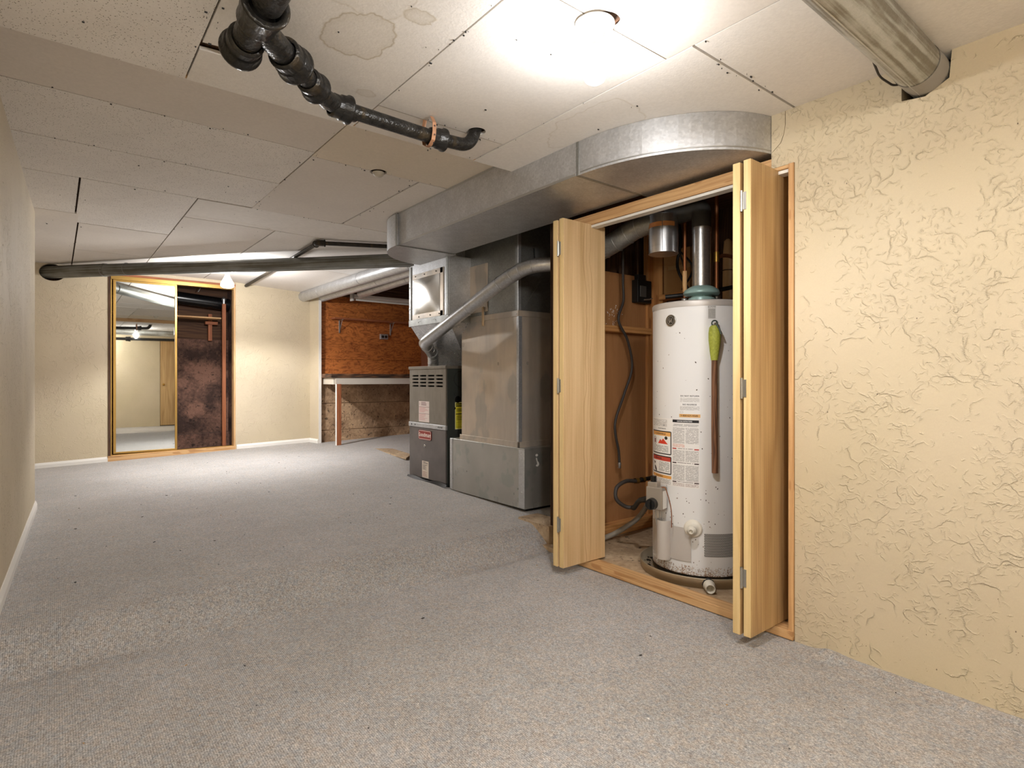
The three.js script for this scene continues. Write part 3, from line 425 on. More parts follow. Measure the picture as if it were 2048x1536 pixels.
{
  const t = thing('water_heater', 'tall white cylindrical gas water heater standing in a drain pan', 'water heater', [HX, 0.06, HD]);
  const q = rng(61), tankTex = canvasTex(2048, 1400, (g, w, h) => {
    g.fillStyle = 'rgb(226,225,224)'; g.fillRect(0, 0, w, h);
    for (let i = 0; i < 420; i++) { const x = q() * w, y = Math.pow(q(), 0.55) * h; g.fillStyle = q() < 0.7 ? 'rgb(52,40,30)' : 'rgb(120,100,84)'; const s = 0.8 + q() * 2.4; g.beginPath(); g.ellipse(x, y, s, s * (0.7 + q()), q() * 3, 0, 7); g.fill(); }
    for (let i = 0; i < 5200; i++) { const x = (Math.floor(q() * 14) + Math.pow(q(), 1.6)) / 14 * w, y = h - Math.pow(q(), 2.4) * 48; g.fillStyle = ['rgba(124,74,36,0.3)', 'rgba(158,122,78,0.25)', 'rgba(84,52,32,0.35)'][i % 3]; const s = 0.6 + q() * 2.6; g.beginPath(); g.ellipse(x, y, s * 1.5, s, 0, 0, 7); g.fill(); }
  }); tankTex.wrapS = THREE.RepeatWrapping;
  const tank = new THREE.CylinderGeometry(HR, HR, 1.49, 72, 1, true); tank.translate(HX, 0.075 + 0.745, -HD);
  part(t, 'tank', tank, std({ map: tankTex, roughness: 0.28 }));
  part(t, 'top_cap', revolve([[0, HR + 0.002], [0.026, HR + 0.004], [0.034, HR - 0.002], [0.036, HR - 0.012], [0.03, HR - 0.02], [0.03, 0.001]], V(HX, 1.563, HD), V(0, 1, 0), 72), M.paleGrey, 'grey rim of the top pan');
  part(t, 'base_ring', revolve([[0, HR - 0.01], [0.012, HR + 0.003], [0.02, HR + 0.002]], V(HX, 0.058, HD), V(0, 1, 0), 72), M.rustIron, 'rusted bottom ring');
  const hood = part(t, 'draft_hood', revolve([[0, 0.07], [0.045, 0.075], [0.05, 0.06], [0.062, 0.06], [0.064, 0.1], [0.075, 0.105], [0.092, 0.098], [0.11, 0.07], [0.116, 0.056], [0.12, 0.001]], V(HX + 0.012, 1.595, HD), V(0, 1, 0), 40), M.teal, 'pale teal draft hood');
  // emblem
  const emb = part(t, 'emblem', (() => { const p = onTank(-35, HR, 1.49), n = p.clone().sub(V(HX, 1.49, HD)); return revolve([[-0.004, 0.034], [0.004, 0.034], [0.006, 0.031], [0.004, 0.029], [0.004, 0.001]], p, n, 32); })(), M.chrome, 'round dark metal emblem');
  {
    const tex = canvasTex(256, 256, (g) => { g.fillStyle = 'rgb(70,66,60)'; g.fillRect(0, 0, 256, 256); g.strokeStyle = 'rgb(206,198,186)'; g.lineWidth = 10; g.lineCap = 'round'; g.beginPath(); g.arc(128, 128, 104, 0, 7); g.stroke(); g.lineWidth = 13;
      g.beginPath(); g.moveTo(112, 76); g.bezierCurveTo(60, 70, 52, 150, 92, 152); g.bezierCurveTo(120, 150, 122, 112, 100, 116); g.moveTo(112, 118); g.bezierCurveTo(116, 170, 96, 196, 70, 180); g.stroke();
      g.beginPath(); g.moveTo(176, 84); g.bezierCurveTo(140, 70, 130, 116, 160, 122); g.bezierCurveTo(126, 128, 128, 182, 184, 166); g.stroke(); });
    const p = onTank(-35, HR + 0.0045, 1.49), n = p.clone().sub(V(HX, 1.49, HD)).normalize(), d = new THREE.CircleGeometry(0.028, 32); d.applyQuaternion(new THREE.Quaternion().setFromUnitVectors(new THREE.Vector3(0, 0, 1), n)); d.translate(p.x, p.y, p.z);
    part(emb, 'monogram', d, std({ map: tex, metalness: 0.6, roughness: 0.35 }));
  }
  // printed labels
  const lines = (g, x, y, w, h, n, c, r) => { g.fillStyle = c; const s = h / n; for (let i = 0; i < n; i++) { let X = x; while (X < x + w) { const L = 4 + r() * 14; if (r() > 0.12) g.fillRect(X, y + i * s, Math.min(L, x + w - X), s * 0.5); X += L + 3; } } };
  const r1 = rng(71), warn = canvasTex(1024, 1024, (g, W, H) => {
    g.fillStyle = 'rgb(233,230,226)'; g.fillRect(0, 0, W, H);
    g.save(); g.scale(1.29, 1); lines(g, 40, 24, 330, 110, 12, 'rgb(150,146,142)', r1); g.fillStyle = 'rgb(70,70,70)'; g.font = 'bold 26px sans-serif'; g.fillText('30', 300, 118); g.fillText('GG40T06AVG', 190, 172);
    for (const [y0, y1, head, c1, txt] of [[200, 560, 60, 'rgb(226,168,96)', 'FLAMMABLE'], [585, 860, 62, 'rgb(196,70,56)', 'DANGER']]) {
      g.fillStyle = 'rgb(24,22,24)'; g.beginPath(); g.roundRect(16, y0, 424, y1 - y0, 18); g.fill(); g.fillStyle = 'rgb(238,236,232)'; g.fillRect(30, y0 + 16, 396, y1 - y0 - 32); g.fillStyle = c1; g.fillRect(30, y0 + 16, 396, head); g.fillStyle = 'rgb(40,24,20)'; g.font = 'bold 40px sans-serif'; g.fillText(txt, 110, y0 + 60);
    }
    g.strokeStyle = 'rgb(40,30,28)'; g.lineWidth = 7; g.beginPath(); g.ellipse(100, 360, 42, 58, 0, 0, 7); g.stroke(); g.fillStyle = 'rgb(110,30,26)'; g.fillRect(80, 330, 40, 66); g.fillStyle = 'rgb(216,62,38)'; g.beginPath(); g.moveTo(190, 400); g.lineTo(240, 330); g.lineTo(268, 356); g.lineTo(300, 316); g.lineTo(384, 400); g.closePath(); g.fill(); g.fillStyle = 'rgb(30,28,28)'; g.beginPath(); g.arc(352, 306, 26, 0, 7); g.fill(); lines(g, 60, 430, 330, 100, 8, 'rgb(110,116,112)', r1);
    g.fillStyle = 'rgb(40,36,36)'; g.beginPath(); g.moveTo(60, 690); g.lineTo(120, 700); g.lineTo(90, 740); g.fill(); g.beginPath(); g.ellipse(120, 800, 22, 50, -0.6, 0, 7); g.fill(); lines(g, 210, 680, 200, 150, 9, 'rgb(120,118,116)', r1);
    g.fillStyle = 'rgb(226,164,84)'; g.fillRect(16, 880, 424, 46); g.fillStyle = 'rgb(40,24,20)'; g.font = 'bold 34px sans-serif'; g.fillText('WARNING', 130, 916); lines(g, 20, 936, 410, 76, 8, 'rgb(140,136,132)', r1);
    g.restore(); g.save(); g.translate(590, 0); g.scale(0.775, 1); g.translate(-460, 0);
    g.fillStyle = 'rgb(30,30,34)'; g.fillRect(460, 10, 550, 42); g.fillStyle = 'rgb(230,230,230)'; g.font = 'bold 26px sans-serif'; g.fillText('LIGHTING INSTRUCTIONS', 560, 41);
    lines(g, 468, 74, 534, 40, 3, 'rgb(120,116,114)', r1); for (const x of [468, 745]) { lines(g, x, 128, 258, 240, 26, 'rgb(134,130,128)', r1); lines(g, x, 470, 258, 170, 18, 'rgb(134,130,128)', r1); lines(g, x, 690, 258, 240, 26, 'rgb(128,124,122)', r1); lines(g, x, 962, 258, 50, 6, 'rgb(150,120,112)', r1); } lines(g, 468, 376, 258, 50, 6, 'rgb(206,130,108)', r1);
    g.fillStyle = 'rgb(186,60,48)'; for (const y of [438, 652, 938]) { g.fillRect(460, y, 90, 18); g.fillRect(920, y, 90, 18); lines(g, 570, y, 330, 16, 1, 'rgb(60,40,40)', r1); } g.restore();
  });
  part(t, 'warning_label', tankPatch(-76, -1, 0.556, 0.936, HR + 0.0006), std({ map: warn, roughness: 0.4 }), 'large printed warning and instruction label');
  const ret = canvasTex(512, 640, (g, W, H) => { g.fillStyle = 'rgb(230,228,226)'; g.fillRect(0, 0, W, H); g.fillStyle = 'rgb(40,40,44)'; g.font = 'bold 58px sans-serif'; g.textAlign = 'center'; g.fillText('DO NOT RETURN', 256, 66); g.font = 'bold 58px sans-serif'; g.fillText('NO REGRESE', 256, 300); lines(g, 20, 96, 470, 120, 7, 'rgb(166,162,158)', r1); lines(g, 20, 330, 470, 110, 6, 'rgb(150,146,142)', r1); g.strokeStyle = 'rgb(120,118,116)'; g.lineWidth = 4; g.strokeRect(26, 470, 70, 40); g.fillStyle = 'rgb(214,166,104)'; g.fillRect(0, 540, 512, 90); g.fillStyle = 'rgb(60,36,20)'; g.font = 'bold 60px sans-serif'; g.fillText('1-800-621-5549', 246, 606); });
  part(t, 'return_notice', tankPatch(-24, 0, 0.945, 1.075, HR + 0.0006), std({ map: ret, roughness: 0.4 }), 'printed do not return notice with orange strip');
  const rate = canvasTex(128, 192, (g) => { g.fillStyle = 'rgb(214,213,211)'; g.fillRect(0, 0, 128, 192); lines(g, 2, 2, 124, 30, 3, 'rgb(90,88,86)', r1); g.fillStyle = 'rgb(176,174,170)'; g.fillRect(8, 40, 112, 150); lines(g, 12, 44, 104, 140, 14, 'rgb(150,148,146)', r1); });
  part(t, 'rating_sticker', tankPatch(8, 17, 1.49, 1.56, HR + 0.0006), std({ map: rate, roughness: 0.4 }), 'small grey rating sticker');
  const mesh = canvasTex(512, 256, (g) => { g.fillStyle = 'rgb(206,205,202)'; g.fillRect(0, 0, 512, 256); g.fillStyle = 'rgb(38,36,34)'; for (let j = 0; j < 20; j++) for (let i = 0; i < 44; i++) { g.beginPath(); g.arc(6 + i * 11.7 + (j % 2) * 5.8, 7 + j * 12.8, 4.9, 0, 7); g.fill(); } });
  part(t, 'air_grille', tankPatch(4, 52, 0.185, 0.312, HR + 0.001), std({ map: mesh, roughness: 0.5 }), 'perforated grey air intake grille');
  // burner access plate with bulged cover
  part(t, 'access_plate', tankPatch(-72, -10, 0.15, 0.335, HR + 0.006), M.paleGrey, 'grey burner access plate');
  part(t, 'burner_cover', (() => { const pts = [onTank(-43, HR + 0.012, 0.14), onTank(-43, HR + 0.012, 0.36)]; const g = sweep(pts, 0.042, 24, false); return g; })(), std({ color: col(196, 190, 184), roughness: 0.45, metalness: 0.2, side: THREE.DoubleSide }), 'half round burner cover');
  // gas valve
  const C = onTank(-46, HR + 0.055, 0.485), qv = new THREE.Quaternion().setFromUnitVectors(new THREE.Vector3(0, 0, 1), onTank(-22, 1, 0).sub(V(HX, 0, HD)).normalize());
  const loc = (g, x, y, z) => { g.applyQuaternion(qv); const o = new THREE.Vector3(x, y, z).applyQuaternion(qv).add(C); g.translate(o.x, o.y, o.z); return g.index ? g.toNonIndexed() : g; };
  const valve = part(t, 'gas_valve', merge([loc(new RoundedBoxGeometry(0.1, 0.13, 0.07, 2, 0.008), 0, 0, 0), loc(new RoundedBoxGeometry(0.06, 0.03, 0.05, 2, 0.006), -0.015, 0.075, 0), loc(new THREE.CylinderGeometry(0.02, 0.024, 0.06, 16).rotateX(PI / 2), 0, 0.0, -0.06)]), std({ color: col(158, 148, 136), roughness: 0.45, metalness: 0.35 }), 'grey gas control valve');
  part(valve, 'knob', loc(new THREE.CylinderGeometry(0.03, 0.034, 0.03, 28).rotateX(PI / 2), -0.008, -0.03, 0.05), M.blackGloss); part(valve, 'knob', loc(new THREE.CylinderGeometry(0.017, 0.018, 0.034, 20), -0.018, 0.105, 0), M.blackGloss);
  part(valve, 'knob_grip', loc(new RoundedBoxGeometry(0.012, 0.05, 0.014, 2, 0.004), -0.008, -0.03, 0.07), M.blackGloss);
  part(valve, 'side_label', loc(new THREE.BoxGeometry(0.001, 0.1, 0.05), 0.051, -0.005, 0), M.whitePaint);
  parts(valve, 'tube', ([[-0.01, 0.004], [0.012, 0.003], [0.022, 0.003]].map(([o, rr]) => sweep(roundPath([new THREE.Vector3(o, -0.06, -0.01), new THREE.Vector3(o * 1.2, -0.11, -0.012), new THREE.Vector3(o * 0.6, -0.17, -0.02)].map((p) => p.applyQuaternion(qv).add(C)), 0.02), rr, 8))), M.steelEdge);
  part(valve, 'lead_wire', sweep(roundPath([new THREE.Vector3(0.04, 0.065, 0.02), new THREE.Vector3(0.062, 0.07, 0.02), new THREE.Vector3(0.085, 0.0, 0.015), new THREE.Vector3(0.1, -0.06, 0.02), new THREE.Vector3(0.1, -0.15, 0.02)].map((p) => p.applyQuaternion(qv).add(C)), 0.03), 0.0028, 8), M.copper, 'thin copper coloured lead');
  const dv = onTank(-8, HR, 0.335), dn = onTank(-8, 1, 0).sub(V(HX, 0, HD)); const drain = part(t, 'drain_valve', revolve([[-0.01, 0.05], [0.003, 0.05], [0.008, 0.04], [0.012, 0.02], [0.045, 0.018], [0.047, 0.026], [0.06, 0.026], [0.062, 0.016], [0.075, 0.015], [0.075, 0.009], [0.06, 0.009], [0.06, 0.001]], dv, dn, 28), M.pvc, 'white plastic drain valve');
  for (const [ph, y] of [[18, 1.595], [-18, 1.595]]) { const p = onTank(0, 0, 0); const pos = ph > 0 ? V(HX + 0.1, y, HD - 0.045) : V(HX + 0.06, y, HD + 0.15); part(t, 'nipple', revolve([[0, 0.016], [0.02, 0.016], [0.02, 0.024], [0.04, 0.024], [0.04, 0.017], [0.05, 0.017], [0.05, 0.022], [0.066, 0.022], [0.066, 0.01]], pos, V(0, 1, 0), 8), M.steelEdge); }
}
{
  const t = thing('drain_pan', 'shallow grimy metal drain pan under the water heater', 'drain pan', [HX, 0.032, HD]);
  part(t, 'pan', revolve([[0.004, 0.001], [0.004, 0.335], [0.055, 0.345], [0.058, 0.349], [0.054, 0.352], [0, 0.341], [0, 0.001]], V(HX, 0.032, HD), V(0, 1, 0), 64), std({ color: col(186, 172, 148), metalness: 0.55, roughness: 0.5 }));
  const dir = V(-0.76, 0, -0.65).normalize(); part(t, 'outlet', revolve([[0, 0.018], [0.02, 0.018], [0.02, 0.031], [0.034, 0.031], [0.034, 0.025], [0.08, 0.026], [0.08, 0.019], [0.03, 0.019], [0.03, 0.001]], V(HX - 0.26, 0.06, HD - 0.222), dir, 24), M.pvc, 'white plastic outlet stub'); part(t, 'outlet_nut', revolve([[0, 0.034], [0.012, 0.034], [0.012, 0.02]], V(HX - 0.259, 0.06, HD - 0.221), dir, 8), M.black, 'black nut around the outlet');
  const q = rng(3), g = []; for (let i = 0; i < 160; i++) { const a = q() * 2 * PI, rr = 0.282 + q() * 0.05, s = 0.002 + q() * 0.005, x = HX + Math.cos(a) * rr, d = HD + Math.sin(a) * rr; g.push(bx(x - s, x + s, 0.036, 0.036 + s * 1.4, d - s, d + s, 0)); } part(t, 'rust_flakes', merge(g), M.rustIron).userData.kind = 'stuff';
}
{
  const t = thing('hanging_tool', 'wooden stick with lime green head hanging on the white tank', 'tool', [2.8, 0.65, 1.75]), o = 0.024, at = (y, e = 0, ph = 14) => onTank(ph, HR + o + e, y);
  part(t, 'stick', sweep([at(1.27), at(1.1), at(0.9), at(0.65, 0, 14.5)], [0.0155, 0.016, 0.0165, 0.0165], 14), M.stick);
  const g = sweep([at(1.452), at(1.45), at(1.44), at(1.41, 0.004), at(1.37, 0.005), at(1.31, 0.002), at(1.262)], [0.004, 0.018, 0.027, 0.032, 0.032, 0.025, 0.018], 20); part(t, 'head', g, M.lime, 'lime green plastic head');
  part(t, 'hook', merge([ring(at(1.462, 0.004), onTank(15, 1, 0).sub(V(HX, 0, HD)), 0.015, 0.004), sweep([at(1.455, 0.018, 15), at(1.43, 0.031, 17), at(1.4, 0.035, 18.5)], 0.005, 10)]), M.grip, 'dark green hook and clip');
  part(t, 'nail', revolve([[-0.02, 0.003], [0.03, 0.003], [0.03, 0.006], [0.032, 0.001]], onTank(15, HR, 1.468), onTank(15, 1, 0).sub(V(HX, 0, HD)), 10), M.steelEdge);
}

// ------------------------------------------------------------------ vent pipe shared by furnace and water heater
{
  const t = thing('flue_pipe', 'galvanised flue pipe running from the furnace across to the water heater', 'flue pipe', [2.88, 1.28, 4.85]);
  part(t, 'furnace_section', sweep(roundPath([V(2.872, 1.275, 4.85), V(2.84, 1.4, 4.8), V(2.545, 1.475, 4.45)], 0.09, 10), 0.051, 28), M.galvBright);
  const rings1 = []; for (const [p, d2] of [[V(2.862, 1.315, 4.835), V(-0.25, 1, -0.4)], [V(2.84, 1.365, 4.8), V(-0.5, 0.9, -0.5)], [V(2.79, 1.41, 4.74), V(-0.7, 0.3, -0.8)], [V(2.7, 1.44, 4.63), V(-0.7, 0.2, -0.8)], [V(2.62, 1.455, 4.54), V(-0.7, 0.2, -0.8)]]) rings1.push(ring(p, d2, 0.0515, 0.0018));
  part(t, 'sloping_section', sweep(roundPath([V(2.62, 1.455, 4.54), V(2.53, 1.477, 4.43), V(2.57, 1.88, 3.34), V(2.62, 1.958, 3.12), V(2.74, 1.965, 2.98)], [0, 0.09, 0.1, 0.12, 0], 10), 0.051, 28), M.galvBright);
  for (const [p, d2] of [[V(2.555, 1.72, 3.772), V(0.04, 0.37, -1)], [V(2.568, 1.865, 3.38), V(0.05, 0.4, -1)], [V(2.58, 1.91, 3.26), V(0.15, 0.4, -0.8)], [V(2.6, 1.938, 3.185), V(0.25, 0.3, -0.8)], [V(2.64, 1.955, 3.1), V(0.5, 0.15, -0.7)]]) rings1.push(ring(p, d2, 0.0515, 0.0018));
  part(t, 'closet_section', sweep(roundPath([V(2.74, 1.965, 2.98), V(2.82, 1.985, 2.72), V(2.85, 2.04, 2.54), V(2.885, 2.12, 2.36), V(2.92, 2.135, 2.24)], [0, 0.08, 0.09, 0.09, 0], 8), [0.051, ...Array(36).fill(0.066), 0.066], 28), M.galvDark);
  for (const [p, d2] of [[V(2.826, 1.99, 2.68), V(0.1, 0.25, -1)], [V(2.842, 2.022, 2.6), V(0.17, 0.32, -1)], [V(2.857, 2.052, 2.51), V(0.18, 0.4, -1)], [V(2.872, 2.088, 2.43), V(0.2, 0.4, -1)], [V(2.888, 2.115, 2.36), V(0.25, 0.25, -1)]]) rings1.push(ring(p, d2, 0.067, 0.002));
  parts(t, 'joint_bead', (rings1), M.steelEdge);
  const can = part(t, 'cleanout_tee', revolve([[0.0, 0.001], [0.0, 0.088], [0.003, 0.091], [0.006, 0.088], [0.235, 0.088], [0.24, 0.08], [0.24, 0.001]], V(2.93, 1.925, 2.2), V(0, 1, 0), 48), M.galvBright, 'wide capped tee hanging below the flue');
  part(can, 'tape_band', (() => { const g = new THREE.CylinderGeometry(0.0888, 0.0888, 0.028, 40, 1, true, 0, PI * 1.3); g.rotateY(2.1); g.translate(2.93, 2.095, -2.2); return g; })(), std({ color: col(190, 128, 76), roughness: 0.7, side: THREE.DoubleSide }), 'strip of tan tape');
  part(can, 'seam', bx(2.853, 2.857, 1.93, 2.16, 2.15, 2.154, 0.001), M.steelEdge);
  part(t, 'heater_elbow', sweep(roundPath([V(2.95, 2.155, 2.2), V(3.019, 2.175, 2.1), V(3.019, 2.19, HD), V(3.019, 2.06, HD)], [0, 0.07, 0.09, 0], 12), 0.056, 28), std({ color: col(66, 64, 60), roughness: 0.75, metalness: 0.3 }), 'sooty dark elbow');
  part(t, 'heater_section', sweep([V(3.019, 2.08, HD), V(3.019, 1.7, HD)], 0.0535, 28), M.galvBright);
  part(t, 'collar', revolve([[0, 0.0545], [0.06, 0.0555]], V(3.019, 2.03, HD), V(0, 1, 0), 32), M.galvBright);
}

// ------------------------------------------------------------------ things inside the water heater closet
{
  let t = thing('electric_cable', 'dark cable dangling loose down the brown closet panel', 'cable', [3.19, 0.52, 2.74]);
  part(t, 'cord', sweep(new THREE.CatmullRomCurve3([V(3.18, 2.2, 2.74), V(3.184, 2.06, 2.74), V(3.19, 1.85, 2.745), V(3.188, 1.72, 2.74), V(3.136, 1.58, 2.74), V(3.233, 1.44, 2.74), V(3.294, 1.244, 2.75), V(3.217, 1.045, 2.76), V(3.11, 0.835, 2.75), V(3.15, 0.64, 2.75), V(3.157, 0.56, 2.75)]).getPoints(70), 0.0095, 10), M.cable);
  part(t, 'connector', revolve([[0, 0.011], [0.02, 0.013], [0.022, 0.009], [0.04, 0.012], [0.042, 0.001]], V(3.158, 0.565, 2.75), V(0, -1, 0), 8), M.steelEdge);
  t = thing('junction_box', 'small black electrical box on the stud in the closet', 'electrical box', [3.49, 1.74, 2.83]);
  part(t, 'box', bx(3.41, 3.572, 1.735, 1.905, 2.79, 2.85, 0.004), M.black); part(t, 'device', bx(3.43, 3.5, 1.775, 1.86, 2.782, 2.79, 0.003), std({ color: col(74, 70, 66), roughness: 0.5 })); part(t, 'tab', bx(3.44, 3.53, 1.9, 1.95, 2.81, 2.85, 0.003), M.black); part(t, 'wire', sweep([V(3.47, 1.755, 2.78), V(3.52, 1.76, 2.77), V(3.575, 1.775, 2.79)], 0.006, 8), M.steelEdge);
  t = thing('conduit', 'thin dark conduit rising from the black electrical box', 'conduit', [3.46, 1.95, 2.83]); part(t, 'tube', sweep([V(3.455, 1.94, 2.83), V(3.455, 2.34, 2.83)], 0.009, 10), M.oldWood);
  t = thing('gas_line', 'dusty flexible gas line looping to the water heater valve', 'gas line', [2.9, 0.35, 2.4]);
  part(t, 'iron_pipe', sweep([V(3.62, 0.49, 2.62), V(3.2, 0.485, 2.5), V(3.02, 0.488, 2.47)], 0.014, 12), M.rustIron); parts(t, 'coupling', ([revolve([[0, 0.02], [0.03, 0.02]], V(3.1, 0.486, 2.485), V(-1, 0, -0.12), 8), revolve([[0, 0.019], [0.03, 0.019]], V(3.02, 0.488, 2.47), V(-1, 0.05, 0), 8)]), M.brass);
  const fp = new THREE.CatmullRomCurve3([V(3.0, 0.488, 2.47), V(2.88, 0.5, 2.46), V(2.795, 0.465, 2.46), V(2.785, 0.4, 2.45), V(2.84, 0.35, 2.42), V(2.87, 0.345, 2.39)]).getPoints(120); part(t, 'flexible_hose', sweep(fp, fp.map((_, i) => 0.011 + 0.0018 * (i % 2)), 12), M.cable);
  part(t, 'fitting', sweep(roundPath([V(2.87, 0.345, 2.39), V(2.81, 0.36, 2.33), V(2.8, 0.42, 2.28), V(2.82, 0.425, 2.23), V(2.82, 0.43, 2.18)], 0.025), 0.015, 10), M.rustIron); part(t, 'valve_feed', sweep([V(2.8, 0.42, 2.28), V(2.83, 0.45, 2.2), V(2.83, 0.48, 2.17)], 0.014, 10), M.rustIron);
  t = thing('grey_tube', 'grey plastic tube leaning on the closet bottom plate', 'tube', [3.2, 0.05, 2.7]); part(t, 'tube', sweep(roundPath([V(3.42, 0.42, 2.6), V(3.3, 0.16, 2.68), V(3.05, 0.055, 2.74), V(2.8, 0.052, 2.76)], 0.1), 0.018, 14), std({ color: col(150, 142, 130), roughness: 0.6 }));
  t = thing('water_pipe', 'copper hot water pipe with a side branch above the tank', 'pipe', [3.11, 1.66, 1.94], { group: 'water pipes above the tank' }); part(t, 'riser', sweep([V(HX + 0.1, 1.655, HD - 0.045), V(HX + 0.1, 2.34, HD - 0.045)], 0.0115, 12), M.copper); part(t, 'branch', sweep(roundPath([V(HX + 0.1, 1.89, HD - 0.045), V(3.2, 1.915, 1.945), V(3.34, 1.9, 1.92)], 0.05), 0.0115, 12), M.copper); part(t, 'solder_joint', revolve([[0, 0.016], [0.06, 0.016], [0.062, 0.011]], V(HX + 0.1, 1.86, HD - 0.045), V(0, 1, 0), 12), M.brass);
  t = thing('water_pipe', 'old copper cold water pipe left of the flue', 'pipe', [3.067, 1.66, 2.14], { group: 'water pipes above the tank' }); part(t, 'riser', sweep([V(HX + 0.06, 1.655, HD + 0.15), V(HX + 0.06, 1.9, HD + 0.15), V(HX + 0.062, 2.34, HD + 0.15)], 0.0105, 12), M.copper); part(t, 'paper_wrap', sweep([V(HX + 0.06, 1.7, HD + 0.15), V(HX + 0.06, 1.83, HD + 0.15)], 0.014, 12), M.pine);
  t = thing('cardboard_box', 'brown cardboard box wedged behind the water heater', 'box', [3.64, 1.8, 2.56]); part(t, 'box', bx(3.6, 3.69, 1.8, 2.12, 2.47, 2.7, 0.003), std({ color: col(176, 138, 92), roughness: 0.85 })); part(t, 'tape', bx(3.598, 3.6, 1.97, 2.0, 2.47, 2.66, 0.0005), std({ color: col(188, 156, 112), roughness: 0.4 }));
  t = thing('insulated_pipe', 'pale wrapped pipe in the right of the closet', 'pipe', [3.6, 1.7, 2.17]); part(t, 'wrap', sweep([V(3.6, 0.05, 2.18), V(3.6, 2.0, 2.17), V(3.6, 2.1, 2.17), V(3.6, 2.115, 2.17)], [0.036, 0.034, 0.026, 0.01], 16), std({ color: col(214, 186, 146), roughness: 0.9 })); part(t, 'tie', ring(V(3.6, 1.9, 2.17), V(0, 1, 0), 0.036, 0.003), M.cable);
  t = thing('black_hose', 'black hose crossing behind the top of the tank', 'hose', [3.4, 1.72, 2.1]); part(t, 'hose', sweep(new THREE.CatmullRomCurve3([V(3.15, 1.7, 2.35), V(3.3, 1.72, 2.15), V(3.5, 1.77, 2.0), V(3.64, 1.8, 1.96)]).getPoints(24), 0.014, 10), M.black);
  t = thing('wire_bundle', 'tangle of dark wires between the tee and the flue', 'wiring', [3.3, 1.8, 2.3]); parts(t, 'wire', ([[0, 0.006], [0.03, 0.01], [-0.04, 0.007]].map(([o, rr], i) => sweep(new THREE.CatmullRomCurve3([V(3.3 + o, 2.34, 2.4), V(3.26 + o * 2, 2.1, 2.35), V(3.34 - o, 1.92, 2.34 + o), V(3.28 + o, 1.75, 2.28)]).getPoints(24), rr, 8))), M.black);
}

